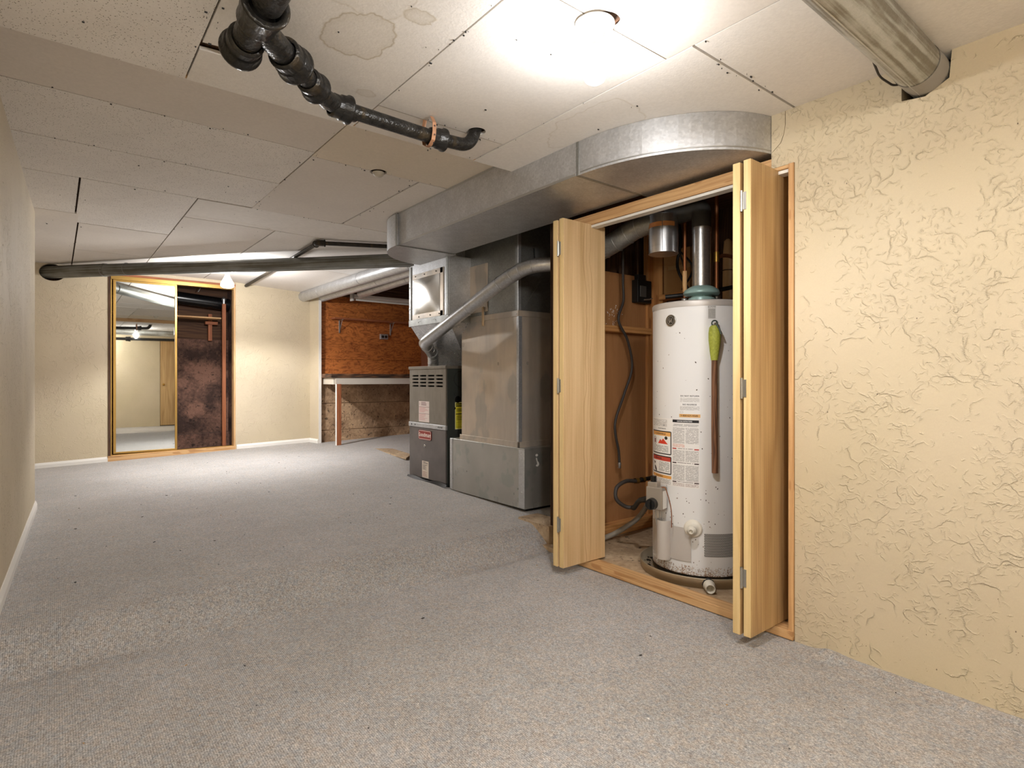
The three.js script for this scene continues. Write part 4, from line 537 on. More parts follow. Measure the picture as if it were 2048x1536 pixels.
// ------------------------------------------------------------------ furnace
{
  const t = thing('furnace', 'dark grey gas furnace cabinet with louvered front beside the sheet metal plenum', 'furnace', [3.1, 0.165, 4.85]);
  const X0 = 2.8, D0 = 4.5, D1 = 5.19;
  for (const g of [bx(X0 + 0.014, 3.5, 0.165, 1.275, D0, D0 + 0.012, 0.002), bx(X0 + 0.014, 3.5, 0.165, 1.275, D1 - 0.012, D1, 0.002), bx(3.48, 3.5, 0.165, 1.275, D0, D1, 0.002), bx(X0 + 0.014, 3.5, 0.165, 0.18, D0, D1, 0.002), bx(X0 + 0.3, 3.48, 0.18, 1.25, D0 + 0.05, D1 - 0.05, 0.002)]) part(t, 'cabinet_sheet', g, M.furnaceSide);
  const holes = []; for (let i = 0; i < 4; i++) for (let k = 0; k < 4; k++) { const a = D0 + 0.055 + i * 0.151; holes.push(rrect(a, a + 0.122, 1.085 + k * 0.033, 1.1 + k * 0.033, 0.004, 2).reverse()); }
  part(t, 'upper_panel', prismX([[D0 + 0.004, 0.735], [D1 - 0.004, 0.735], [D1 - 0.004, 1.255], [D0 + 0.004, 1.255]], X0 - 0.002, X0 + 0.012, holes), M.furnaceFront, 'upper front panel with louver slots');
  part(t, 'top_lip', bx(X0 - 0.012, 3.5, 1.255, 1.283, D0 - 0.006, D1 + 0.006, 0.003), M.furnaceFront);
  part(t, 'middle_rail', bx(X0 - 0.01, X0 + 0.012, 0.69, 0.733, D0 - 0.004, D1 + 0.004, 0.003), M.galv, 'bright metal rail'); parts(t, 'rail_screw', ([0.06, 0.09, 0.12, 0.56, 0.63].map((o) => revolve([[0, 0.007], [0.004, 0.005], [0.005, 0.001]], V(X0 - 0.01, 0.712, D0 + o), V(-1, 0, 0), 10))), M.black);
  part(t, 'lower_panel', bx(X0 - 0.004, X0 + 0.014, 0.2, 0.688, D0 + 0.004, D1 - 0.004, 0.004), M.furnaceLow, 'darker lower front panel');
  const logo = canvasTex(512, 192, (g) => { g.fillStyle = 'rgb(150,52,44)'; g.beginPath(); g.roundRect(0, 0, 512, 192, 40); g.fill(); g.strokeStyle = 'rgb(222,206,196)'; g.lineWidth = 10; g.beginPath(); g.roundRect(12, 12, 488, 168, 34); g.stroke(); g.fillStyle = 'rgb(236,226,216)'; g.font = 'bold 108px sans-serif'; g.textAlign = 'center'; g.fillText('Goodman', 256, 132); });
  const lp = part(t, 'logo_plate', prismX(rrect(4.755, 4.995, 0.575, 0.665, 0.018), X0 - 0.009, X0 - 0.003), std({ color: col(150, 52, 44), roughness: 0.4 }), 'red oval badge with white lettering'); part(lp, 'lettering', plate(V(X0 - 0.0098, 0.62, 4.875), 0.24, 0.09, 'x'), std({ map: logo, roughness: 0.4 }));
  part(t, 'latch', revolve([[0, 0.014], [0.006, 0.012], [0.007, 0.004], [0.008, 0.001]], V(X0 - 0.004, 0.515, 4.88), V(-1, 0, 0), 16), M.chrome);
  const q = rng(15), ln = (g, x, y, w, h, n, c) => { g.fillStyle = c; for (let i = 0; i < n; i++) g.fillRect(x, y + i * h / n, w * (0.5 + q() * 0.5), h / n * 0.45); };
  const l1 = canvasTex(256, 320, (g) => { g.fillStyle = 'rgb(222,206,198)'; g.fillRect(0, 0, 256, 320); ln(g, 60, 14, 180, 60, 3, 'rgb(120,80,76)'); ln(g, 12, 96, 230, 80, 6, 'rgb(206,150,144)'); ln(g, 12, 200, 230, 100, 7, 'rgb(206,156,150)'); g.fillStyle = 'rgb(140,100,96)'; g.fillRect(0, 86, 256, 5); g.fillRect(0, 190, 256, 5); g.fillRect(20, 20, 6, 40); });
  part(t, 'label', plate(V(X0 - 0.0026, 0.845, 4.9), 0.2, 0.2, 'x'), std({ map: l1, roughness: 0.5 }), 'pinkish white notice on the upper panel');
  const l2 = canvasTex(192, 384, (g) => { g.fillStyle = 'rgb(214,200,184)'; g.fillRect(0, 0, 192, 384); ln(g, 30, 16, 140, 60, 3, 'rgb(70,60,56)'); ln(g, 20, 90, 150, 120, 6, 'rgb(90,78,72)'); ln(g, 14, 240, 160, 130, 7, 'rgb(180,136,122)'); });
  part(t, 'label', plate(V(X0 - 0.0046, 0.29, 4.87), 0.125, 0.16, 'x'), std({ map: l2, roughness: 0.5 }), 'cream notice on the lower panel');
  const l3 = canvasTex(384, 640, (g) => { g.fillStyle = 'rgb(226,216,58)'; g.fillRect(0, 0, 384, 640); g.strokeStyle = 'rgb(238,232,170)'; g.lineWidth = 18; g.strokeRect(8, 8, 368, 624); g.fillStyle = 'rgb(24,22,12)'; g.fillRect(24, 24, 336, 80); g.fillStyle = 'rgb(226,216,58)'; g.font = 'bold 50px sans-serif'; g.fillText('ENERGYGUIDE', 30, 82); ln(g, 40, 150, 300, 80, 4, 'rgb(90,84,20)'); g.fillStyle = 'rgb(24,22,12)'; g.fillRect(24, 270, 336, 20); ln(g, 40, 320, 300, 120, 5, 'rgb(110,100,24)'); g.strokeStyle = 'rgb(60,56,16)'; g.lineWidth = 4; g.strokeRect(40, 470, 300, 120); });
  part(t, 'energy_label', plate(V(2.975, 0.82, D0 - 0.0015), 0.16, 0.25, 'd'), std({ map: l3, roughness: 0.5 }), 'yellow energy label on the side');
  parts(t, 'knockout', ([ring(V(2.96, 1.16, D0 - 0.0005), V(0, 0, 1), 0.075, 0.002), ring(V(2.9, 1.02, D0 - 0.0005), V(0, 0, 1), 0.01, 0.0015)]), M.black); part(t, 'port', revolve([[-0.004, 0.032], [0.002, 0.032], [0.003, 0.001]], V(2.925, 0.97, D0), V(0, 0, -1), 24), M.blackGloss, 'round black port'); part(t, 'port', revolve([[-0.004, 0.011], [0.004, 0.011], [0.005, 0.001]], V(2.89, 0.89, D0), V(0, 0, -1), 14), M.blackGloss);
  // torn black skirt at the foot
  const s = new THREE.PlaneGeometry(0.74, 0.07, 30, 3), p = s.attributes.position; for (let i = 0; i < p.count; i++) { const u = p.getX(i) + 0.37, v = p.getY(i) / 0.07 + 0.5; p.setXYZ(i, -0.03 * (1 - v) - 0.02 * Math.sin(u * 9) * (1 - v) - 0.012, 0.2 - 0.055 * (1 - v) + 0.008 * Math.sin(u * 13), 0); p.setZ(i, u); } s.computeVertexNormals(); s.translate(X0, 0, -D1 - 0.02); part(t, 'torn_skirt', s, std({ color: col(34, 30, 28), roughness: 0.6, side: THREE.DoubleSide }), 'torn black plastic strip along the foot');
}

// ------------------------------------------------------------------ return air plenum
{
  const t = thing('return_plenum', 'big dusty sheet metal return air plenum between furnace and closet', 'air plenum', [3.15, 0.165, 3.9]);
  const X = 2.8;
  part(t, 'base_box', bx(X - 0.02, 3.5, 0.172, 0.632, 3.355, 4.4, 0.004), M.sheet, 'lower grey metal box');
  part(t, 'middle_box', bx(X, 3.5, 0.63, 1.66, 3.45, 4.245, 0.004), M.dusty, 'tan dusty metal box');
  part(t, 'upper_box', bx(X + 0.006, 3.5, 1.66, 2.42, 3.456, 4.225, 0.003), M.galvDark, 'upper box of spangled metal');
  for (const [y, o, m] of [[0.63, 0.012, M.dusty], [1.645, 0.006, M.dusty]]) parts(t, 'flange', ([bx(X - o, 3.5, y, y + 0.045, 3.45 - o, 3.45, 0.002), bx(X - o, X, y, y + 0.045, 3.45 - o, 4.245 + o, 0.002)]), m);
  parts(t, 'corner_seam', ([bx(X - 0.008, X + 0.02, 1.69, 2.42, 3.444, 3.456, 0.002), bx(X - 0.006, X + 0.0, 0.675, 1.645, 3.445, 3.47, 0.002), bx(X - 0.006, X + 0.03, 0.675, 1.645, 3.444, 3.45, 0.002), bx(X - 0.026, X - 0.02, 0.18, 0.62, 3.35, 3.42, 0.002), bx(X - 0.024, X - 0.02, 0.18, 0.63, 4.36, 4.4, 0.002)]), M.galv);
  part(t, 'filter_door', bx(X - 0.002, X + 0.006, 1.72, 2.12, 3.86, 4.18, 0.002), M.dusty, 'tan patch plate behind the flue'); part(t, 'latch_strip', bx(X - 0.016, X - 0.006, 1.6, 1.76, 3.895, 3.92, 0.003), std({ color: col(196, 168, 132), roughness: 0.6 }), 'small tan strip hanging below the flue');
  part(t, 'cross_brace', bar(V(2.86, 1.72, 3.4555), V(3.04, 1.95, 3.4555), 0.004, 0.002), M.steelEdge);
  parts(t, 'screw', ([[X - 0.027, 0.3, 3.38], [X - 0.027, 0.55, 3.38], [X - 0.021, 0.25, 4.38], [X - 0.021, 0.57, 4.38], [X - 0.007, 1.66, 3.47], [X - 0.007, 1.0, 3.46]].map(([x, y, d]) => revolve([[0, 0.006], [0.004, 0.004], [0.005, 0.001]], V(x, y, d), V(-1, 0, 0), 10))), M.steelEdge);
  part(t, 'paint_splash', (() => { const g = new THREE.ShapeGeometry(shapeOf([...circ(0, 0, 0.014, 12)])); const a = g.clone(); a.scale(1, 0.7, 1); a.translate(2.9, 0.575, -3.3535); const b = new THREE.ShapeGeometry(shapeOf([[0.006, 0.03], [0.014, 0.0], [0.026, -0.012], [0.03, -0.03], [0.016, -0.044], [-0.002, -0.04], [-0.004, -0.03], [0.01, -0.024], [0.006, -0.006], [-0.004, 0.02]])); b.translate(2.895, 0.53, -3.3535); return merge([a, b]); })(), M.whitePaint, 'white paint splash');
  part(t, 'hanging_bolt', merge([bar(V(2.93, 2.02, 3.43), V(2.945, 2.1, 3.43), 0.012, 0.01), bar(V(2.945, 2.1, 3.43), V(2.945, 2.19, 3.44), 0.006, 0.006)]), M.black, 'small black bolt hanging below the trunk'); part(t, 'gap_shade', bx(X + 0.03, 3.5, 0.09, 0.172, 3.4, 4.38, 0.003), M.black);  // last block: black colour standing in for the shaded gap under the base box
}

// ------------------------------------------------------------------ supply plenum above the furnace
{
  const t = thing('supply_plenum', 'offset sheet metal supply plenum rising from the furnace to the trunk duct', 'air plenum', [3.0, 1.28, 4.7]);
  part(t, 'box', bx(2.58, 3.2, 1.655, 2.2, 4.11, 4.777, 0.003), M.galv);
  part(t, 'top_box', bx(2.62, 3.2, 2.19, 2.42, 4.2, 4.777, 0.003), M.galv);
  const lo = [[3.1, 4.58], [3.1, 5.16], [3.45, 5.12], [3.45, 4.58]], hi = [[2.58, 4.11], [2.58, 4.777], [3.2, 4.777], [3.2, 4.11]], P = [];
  for (let i = 0; i < 4; i++) { const j = (i + 1) % 4, q = (a, y) => [a[0], y, -a[1]]; P.push(...q(lo[i], 1.28), ...q(hi[i], 1.655), ...q(lo[j], 1.28), ...q(lo[j], 1.28), ...q(hi[i], 1.655), ...q(hi[j], 1.655)); }
  const g = new THREE.BufferGeometry(); g.setAttribute('position', new THREE.Float32BufferAttribute(P, 3)); const tr = wuv(g); tr.computeVertexNormals(); part(t, 'transition', tr, galv({ side: THREE.DoubleSide, roughness: 0.7 }), 'slanting offset transition');
  parts(t, 'flange', ([bx(2.57, 2.58, 1.64, 1.7, 4.105, 4.782, 0.002), bx(2.57, 3.2, 1.64, 1.7, 4.1, 4.11, 0.002), bx(2.572, 2.58, 1.7, 2.19, 4.11, 4.14, 0.002), bx(2.572, 2.58, 1.7, 2.19, 4.745, 4.78, 0.002)]), M.galvDark);
  parts(t, 'tape_border', ([bx(2.574, 2.58, 2.065, 2.11, 4.19, 4.72, 0.001), bx(2.574, 2.58, 1.7, 1.745, 4.19, 4.72, 0.001), bx(2.574, 2.58, 1.7, 2.11, 4.185, 4.235, 0.001)]), M.dusty, 'dull tape around the cover');
  const cv = new THREE.PlaneGeometry(0.46, 0.33, 16, 12), cp = cv.attributes.position; for (let i = 0; i < cp.count; i++) { const u = cp.getX(i) / 0.23, v = cp.getY(i) / 0.165; cp.setZ(i, 0.014 * (1 - u * u) * (1 - v * v) + 0.002 * Math.sin(u * 5 + v * 3)); } cv.computeVertexNormals(); cv.rotateY(-PI / 2); cv.translate(2.577, 1.905, -4.475); part(t, 'cover_sheet', cv, M.chrome, 'shiny bowed cover sheet');
  parts(t, 'screw', ([[1.72, 4.25], [1.72, 4.4], [1.72, 4.6], [2.09, 4.3], [2.09, 4.5], [2.09, 4.66], [1.67, 4.3], [1.67, 4.6], [1.8, 4.765], [2.0, 4.765]].map(([y, d]) => revolve([[0, 0.006], [0.003, 0.004], [0.004, 0.001]], V(2.572, y, d), V(-1, 0, 0), 8))), M.black);
}

// ------------------------------------------------------------------ trunk duct under the ceiling
{
  const t = thing('trunk_duct', 'long rectangular galvanised trunk duct curving into the closet wall', 'air duct', [2.3, 2.19, 3.0]);
  const side = 2.072, yb = 2.19;
  const elbow = []; for (let i = 0; i <= 20; i++) { const a = i / 20 * PI / 2; elbow.push([2.66 - (2.66 - side) * Math.cos(a) , 2.06 - 0.74 * Math.sin(a)]); }   // plan curve, near end
  part(t, 'straight_run', prismY([[side, 2.085], [side, 4.02], [2.578, 4.02], [2.578, 2.085]], yb, 2.452), M.galv, 'straight run');
  part(t, 'near_elbow', prismY([[2.66, 2.08], ...[[side, 2.08]], ...elbow.slice(1)].map(([x, d]) => [x, d]), yb - 0.002, 2.3585), M.galv, 'curved end');
  const e2 = []; for (let i = 0; i <= 16; i++) { const a = i / 16 * PI / 2; e2.push([2.6 - 0.545 * Math.cos(a), 4.06 + 0.53 * Math.sin(a)]); }
  part(t, 'far_elbow', prismY([[2.6, 4.025], [2.055, 4.025], ...e2], yb - 0.004, 2.43), M.galv, 'rounded end above the furnace');
  parts(t, 'drive_cleat', ([bx(side - 0.003, side, yb, 2.358, 2.07, 2.09, 0.001), bx(side - 0.003, 2.57, yb - 0.004, yb, 2.07, 2.09, 0.001), bx(2.05, 2.058, yb - 0.002, 2.43, 4.012, 4.03, 0.001), bx(2.05, 2.58, yb - 0.006, yb, 4.014, 4.026, 0.001)]), M.galvDark);
  parts(t, 'edge_fold', ([bx(side - 0.004, side, yb - 0.002, yb + 0.012, 2.09, 4.01, 0.001), bx(side - 0.002, side, 2.425, 2.436, 2.64, 4.01, 0.001), sweep(elbow.map(([x, d]) => V(x - 0.001, yb + 0.012, d)), 0.003, 8)]), M.steelEdge);
  part(t, 'smudge', (() => { const g = new THREE.CircleGeometry(0.03, 20); g.scale(1.3, 0.5, 1); return g; })().rotateY(-PI / 4 - 0.35).translate(2.2445, 2.3, -1.552), std({ color: col(226, 226, 222), roughness: 0.5 }), 'pale smear on the curved end');
}

// ------------------------------------------------------------------ round ducts
{
  let t = thing('round_duct', 'dirty round galvanised duct crossing the ceiling into the right wall', 'round duct', [2.1, 2.3, 0.735]);
  part(t, 'tube', sweep([V(0.9, 2.315, 0.735), V(2.4, 2.305, 0.735), V(2.7, 2.305, 0.735)], 0.074, 40), M.streak); part(t, 'seam', sweep([V(0.9, 2.315 - 0.072, 0.752), V(2.6, 2.305 - 0.072, 0.752)], 0.003, 6), M.steelEdge); part(t, 'tape', (() => { const g = new THREE.CylinderGeometry(0.0755, 0.0755, 0.1, 40, 1, true); g.rotateZ(PI / 2); g.translate(2.51, 2.305, -0.735); return g; })(), std({ color: col(160, 156, 150), roughness: 0.6, metalness: 0.3 }), 'grey tape near the wall');
  const h = thing('hanger_wire', 'bent dark hanger wire under the big round duct', 'wire', [2.4, 2.3, 0.83]); part(h, 'wire', sweep(roundPath([V(2.22, 2.355, 0.8), V(2.26, 2.335, 0.82), V(2.44, 2.3, 0.845), V(2.53, 2.29, 0.83), V(2.555, 2.295, 0.81)], 0.03), 0.004, 8), M.cable);
  t = thing('round_duct', 'long grey round duct running diagonally under the ceiling to the end wall', 'round duct', [1.3, 2.35, 6.7]);
  part(t, 'tube', sweep([V(2.78, 2.31, 4.88), V(2.0, 2.32, 5.84), V(0.85, 2.35, 7.25), V(0.42, 2.36, 7.78)], 0.066, 32), M.pipeGrey); part(t, 'end_tube', sweep([V(0.45, 2.36, 7.745), V(-0.115, 2.367, 8.44)], 0.07, 32), M.pipeGrey); parts(t, 'joint_bead', ([ring(V(0.43, 2.36, 7.77), V(-0.8, 0, 1), 0.0705, 0.003), ring(V(0.62, 2.358, 7.535), V(-0.8, 0, 1), 0.0675, 0.003)]), M.galvDark);
  const labs = ['first of three round ducts from plenum to end wall, nearest the ceiling boards', 'middle of three parallel round ducts above the workbench corner', 'innermost round duct over the workbench with a green collar'];
  [[2.83, 2.78, 2.335, 0.07, 8.34], [3.0, 2.985, 2.325, 0.066, 8.16], [3.16, 3.28, 2.33, 0.062, 7.45]].forEach(([xa, xb, y, r, de], i) => {
    const o = thing('round_duct', labs[i], 'round duct', [(xa + xb) / 2, y, 6.4], { group: 'parallel round ducts over the workbench' }); part(o, 'tube', sweep([V(xa, y, 4.77), V(mix(xa, xb, 0.5), y, mix(4.77, de, 0.5)), V(xb, y, de)], r, 28), M.galv); parts(o, 'joint_bead', ([0.12, 0.45, 0.8].map((k) => ring(V(mix(xa, xb, k), y, mix(4.77, de, k)), V(xb - xa, 0, de - 4.77), r + 0.0005, 0.0025))), M.steelEdge); part(o, 'collar', revolve([[0, r + 0.012], [0.06, r + 0.002]], V(xa, y, 4.775), V(0, 0, 1), 28), i === 2 ? std({ color: col(84, 96, 74), roughness: 0.6 }) : M.galvDark);
  });
  t = thing('gas_pipe', 'rusty iron gas pipe with elbow along the far ceiling', 'pipe', [1.95, 2.41, 6.5]);
  part(t, 'long_run', sweep([V(2.015, 2.412, 8.32), V(1.89, 2.405, 5.26)], 0.019, 14), M.rustIron); part(t, 'short_run', sweep([V(1.9, 2.405, 5.235), V(2.62, 2.395, 4.84)], 0.019, 14), M.rustIron); part(t, 'elbow', merge([sweep(roundPath([V(1.891, 2.405, 5.3), V(1.889, 2.405, 5.243), V(1.94, 2.404, 5.213)], 0.03), 0.028, 14), ring(V(1.94, 2.404, 5.213), V(0.87, 0, -0.5), 0.026, 0.007), ring(V(1.891, 2.405, 5.3), V(0, 0, 1), 0.026, 0.007)]), M.rustIron);
}

// ------------------------------------------------------------------ cast iron drain
{
  const t = thing('drain_pipe', 'black cast iron drain pipe with hubs and wye under the near ceiling', 'drain pipe', [0.9, 2.25, 2.0]);
  const hub = (A, dir, r0, L, r = r0 * 1.08) => revolve([[0, r - 0.014], [0.004, r - 0.006], [0.01, r - 0.004], [L * 0.45, r - 0.006], [L * 0.5, r - 0.001], [L - 0.02, r], [L - 0.012, r + 0.006], [L - 0.003, r + 0.006], [L, r], [L, r - 0.012], [L - 0.012, r - 0.016]], A, dir, 32);
  const D = (a, b) => b.clone().sub(a).normalize();
  part(t, 'main_run', sweep([V(0.475, 2.232, 1.72), V(0.475, 2.225, 0.2), V(0.475, 2.22, -0.1)], 0.044, 28), M.iron); part(t, 'hub', hub(V(0.475, 2.233, 1.84), V(0, 0, -1), 0.058, 0.11), M.iron);
  part(t, 'wye', merge([sweep([V(0.475, 2.233, 1.8), V(0.475, 2.235, 2.02)], 0.045, 26), sweep([V(0.477, 2.234, 1.84), V(0.64, 2.242, 2.02)], 0.04, 26)]), M.iron);
  part(t, 'hub', hub(V(0.475, 2.232, 1.94), V(0, 0.02, 1), 0.056, 0.09), M.iron); part(t, 'cleanout_plug', revolve([[0, 0.05], [0.015, 0.05], [0.03, 0.044], [0.042, 0.03], [0.046, 0.001]], V(0.475, 2.234, 2.025), V(0, 0, 1), 28), M.iron);
  const a = V(0.59, 2.24, 1.962), b = V(0.845, 2.258, 2.24), dr = D(a, b); part(t, 'hub', hub(a, dr, 0.055, 0.1), M.iron); part(t, 'reducer', sweep([a.clone().addScaledVector(dr, 0.08), b], 0.034, 24), M.iron);
  part(t, 'hub', hub(a.clone().addScaledVector(dr, 0.19), dr, 0.047, 0.085), M.iron); part(t, 'eighth_bend', sweep(roundPath([a.clone().addScaledVector(dr, 0.24), b, V(0.98, 2.265, 2.29)], 0.09), 0.035, 24), M.iron);
  part(t, 'hub', hub(V(0.865, 2.26, 2.262), D(V(0.865, 2.26, 2.262), V(1.3, 2.272, 2.31)), 0.047, 0.085), M.iron); part(t, 'branch_run', sweep([V(0.93, 2.263, 2.272), V(1.36, 2.275, 2.312)], 0.031, 28), M.iron);
  part(t, 'hub', hub(V(1.345, 2.274, 2.312), V(1, 0.02, 0), 0.043, 0.085), M.iron); part(t, 'sweep_bend', sweep(roundPath([V(1.4, 2.276, 2.312), V(1.57, 2.282, 2.308), V(1.607, 2.4, 2.298)], 0.1, 12), 0.03, 26), M.iron);
  const s = thing('pipe_strap', 'rusty perforated strap hanging the black drain pipe', 'strap', [1.37, 2.3, 2.312]); const pts = [V(1.352, 2.355, 2.3)]; for (let i = 0; i <= 18; i++) { const an = -0.3 + i / 18 * (PI + 0.6) - PI / 2 - PI / 2 + PI; pts.push(V(1.347, 2.272 - 0.046 * Math.sin(an + PI * 0), 2.312 - 0.047 * Math.cos(an))); } 
  const sp = [[2.355, 2.285], [2.32, 2.262], [2.28, 2.262], [2.245, 2.272], [2.228, 2.3], [2.228, 2.324], [2.245, 2.352], [2.28, 2.362], [2.32, 2.362], [2.36, 2.345]], sg = []; for (let i = 0; i < sp.length - 1; i++) sg.push(bar(V(1.345, sp[i][0], sp[i][1]), V(1.345, sp[i + 1][0], sp[i + 1][1]), 0.019, 0.002, 0)); part(s, 'band', merge(sg), std({ color: col(186, 140, 108), roughness: 0.6, metalness: 0.3 }));
  parts(s, 'hole', (sp.slice(0, 6).map(([y, d]) => revolve([[0, 0.004], [0.0015, 0.001]], V(1.345, y - 0.016, d - 0.0035), V(0, 0, -1), 8))), M.black);
  const u = thing('drain_pipe', 'second black drain pipe behind the camera, seen only in the mirror', 'drain pipe', [1.8, 2.2, -0.15]); part(u, 'run', sweep([V(0.9, 2.2, -0.15), V(2.56, 2.215, -0.15)], 0.035, 24), M.iron); part(u, 'hub', hub(V(1.35, 2.203, -0.15), V(1, 0, 0), 0.055, 0.1), M.iron);
}

// ------------------------------------------------------------------ lamps
M.bulb = std({ color: 0xffffff, emissive: new THREE.Color(1, 0.97, 0.92), emissiveIntensity: 6, roughness: 0.4 });
{
  const t = thing('bulb_lampholder', 'lit bare bulb in a white porcelain holder on the near ceiling', 'lamp', [1.425, 2.36, 1.349]), A = V(1.425, 2.356, 1.349), dn = V(0, -1, 0);
  part(t, 'holder', revolve([[0, 0.001], [0, 0.066], [0.006, 0.067], [0.014, 0.062], [0.02, 0.045], [0.026, 0.03], [0.07, 0.026], [0.072, 0.022], [0.072, 0.001]], A, dn, 40), M.porcelain);
  part(t, 'bulb_base', revolve([[0.07, 0.018], [0.1, 0.02], [0.115, 0.026]], A, dn, 28), M.porcelain);
  part(t, 'bulb_globe', revolve([[0.113, 0.025], [0.125, 0.031], [0.14, 0.037], [0.16, 0.0405], [0.178, 0.039], [0.192, 0.032], [0.201, 0.018], [0.204, 0.001]], A, dn, 32), M.bulb, 'glowing white globe');
  part(t, 'pull_chain', merge(Array.from({ length: 15 }, (_, i) => { const g = new THREE.SphereGeometry(0.0022, 6, 5); g.translate(1.458, 2.34 - i * 0.0055, -1.338); return g.toNonIndexed(); })), M.steelEdge);
  const u = thing('reflector_lamp', 'lit reflector bulb hanging below the far ceiling', 'lamp', [1.5, 2.45, 6.975]), B = V(1.5, 2.404, 6.975);
  part(u, 'holder', revolve([[-0.048, 0.001], [-0.048, 0.055], [-0.034, 0.055], [-0.025, 0.034], [0.055, 0.028], [0.056, 0.001]], B, dn, 32), M.porcelain);
  part(u, 'bulb_shell', revolve([[0.05, 0.018], [0.09, 0.022], [0.11, 0.028], [0.15, 0.05], [0.18, 0.066], [0.2, 0.07], [0.214, 0.068]], B, dn, 36), std({ color: 0xffffff, emissive: new THREE.Color(1, 0.97, 0.93), emissiveIntensity: 0.7, roughness: 0.4 }), 'white reflector shell');
  part(u, 'bulb_face', revolve([[0.213, 0.068], [0.224, 0.06], [0.234, 0.04], [0.238, 0.001]], B, dn, 36), M.bulb, 'glowing bulb face');
  const gl = thing('unseen_globe_lamp', 'unseen lit ceiling globe behind the camera, placed to light the right wall', 'lamp', [0.5, 2.36, -0.4]); part(gl, 'holder', revolve([[0, 0.001], [0, 0.075], [0.03, 0.07], [0.045, 0.05]], V(0.5, 2.358, -0.4), dn, 32), M.porcelain); part(gl, 'globe', revolve([[0.04, 0.05], [0.06, 0.085], [0.1, 0.115], [0.15, 0.122], [0.2, 0.11], [0.24, 0.075], [0.265, 0.03], [0.268, 0.001]], V(0.5, 2.358, -0.4), dn, 32), M.bulb, 'frosted glass globe');  // globe stays out of view; it lights the right wall and near bifold door
  const w = thing('recessed_light', 'small frosted dome in a dark hole in the far ceiling', 'ceiling light', [1.573, 2.44, 3.318]); part(w, 'dome', revolve([[0, 0.036], [0.012, 0.034], [0.022, 0.026], [0.028, 0.014], [0.03, 0.001]], V(1.573, 2.44, 3.318), dn, 28), std({ color: col(198, 192, 180), roughness: 0.5 }), 'frosted dome');
}

// ------------------------------------------------------------------ mirrored closet in the end wall
{
  const t = struct('trim_3', 'gold and wood frame around the mirrored closet opening', 'door frame', [1.18, 0.19, 8.3]);
  part(t, 'sill', prismZ([[0.49, 0.17], [1.885, 0.2], [1.885, 0.272], [0.49, 0.25]], 8.285, 8.42, [], 0, true), M.pine, 'raw pine sill'); part(t, 'jamb', bx(0.494, 0.518, 0.2, 2.41, 8.29, 8.4, 0.002), M.oldWood, 'dark left jamb'); part(t, 'jamb_channel', bx(0.519, 0.531, 0.24, 2.37, 8.3, 8.36, 0.001), M.gold); part(t, 'jamb', bx(1.862, 1.884, 0.22, 2.41, 8.29, 8.4, 0.002), M.pine, 'pine right jamb');
  part(t, 'head_track', bx(0.52, 1.862, 2.345, 2.39, 8.292, 8.38, 0.002), M.gold, 'gold head track'); part(t, 'head_board', bx(0.494, 1.884, 2.39, 2.415, 8.288, 8.4, 0.002, true), M.redwood, 'reddish head board');
  part(t, 'bottom_track', prismZ([[0.52, 0.249], [1.86, 0.27], [1.86, 0.278], [0.52, 0.257]], 8.32, 8.37), M.gold);
  const m = thing('mirror_door', 'gold framed sliding mirror door in the end wall closet', 'mirror door', [0.87, 0.262, 8.34]);
  const x0 = 0.545, x1 = 1.212, y0 = 0.268, y1 = 2.348, tilt = (g) => { g.translate(0, -0.262, 8.335); g.rotateX(-0.0039); g.translate(0, 0.262, -8.335); return g; };
  part(m, 'mirror_pane', tilt(bx(x0 + 0.015, x1 - 0.015, y0 + 0.015, y1 - 0.01, 8.335, 8.339, 0)), M.mirror, 'mirror glass');
  for (const [a, b] of [[x0, x0 + 0.028], [x1 - 0.026, x1]]) part(m, 'stile', tilt(bx(a, b, y0, y1, 8.324, 8.35, 0.003)), M.gold); part(m, 'rail', tilt(bx(x0, x1, y1 - 0.02, y1, 8.325, 8.349, 0.002)), M.gold); part(m, 'rail', tilt(bx(x0, x1, y0, y0 + 0.02, 8.325, 8.349, 0.002)), M.gold);
  let s = thing('closet_post', 'pale wooden post standing inside the dark closet', 'post', [1.83, 0.2, 8.75]); part(s, 'post', bx(1.815, 1.862, 0.2, 2.2, 8.73, 8.77, 0.003), M.redwood); part(s, 'cap', revolve([[0, 0.022], [0.05, 0.022], [0.05, 0.03], [0.07, 0.03], [0.08, 0.018], [0.1, 0.001]], V(1.838, 2.2, 8.75), V(0, 1, 0), 14), M.steelEdge, 'metal cap on the post');
  s = thing('closet_shelf', 'thin wooden shelf across the dark closet', 'shelf', [1.3, 2.0, 8.92]); part(s, 'shelf_board', bx(0.38, 1.82, 1.995, 2.015, 8.82, 9.05, 0.002, true), M.pine); part(s, 'cleat', bx(1.7, 1.75, 1.7, 2.08, 9.05, 9.1, 0.003), M.redwood); part(s, 'brace', bx(1.66, 1.82, 1.93, 1.97, 9.03, 9.09, 0.003, true), M.redwood);
  s = thing('sewer_pipe', 'thick black pipe along the top of the dark closet', 'pipe', [1.2, 2.26, 9.0]); part(s, 'tube', sweep([V(0.39, 2.34, 9.0), V(1.96, 2.22, 9.0)], 0.085, 32), M.blackGloss); part(s, 'hanger', sweep([V(1.55, 2.36, 8.92), V(1.58, 2.42, 8.92)], 0.004, 8), M.steelEdge);
}

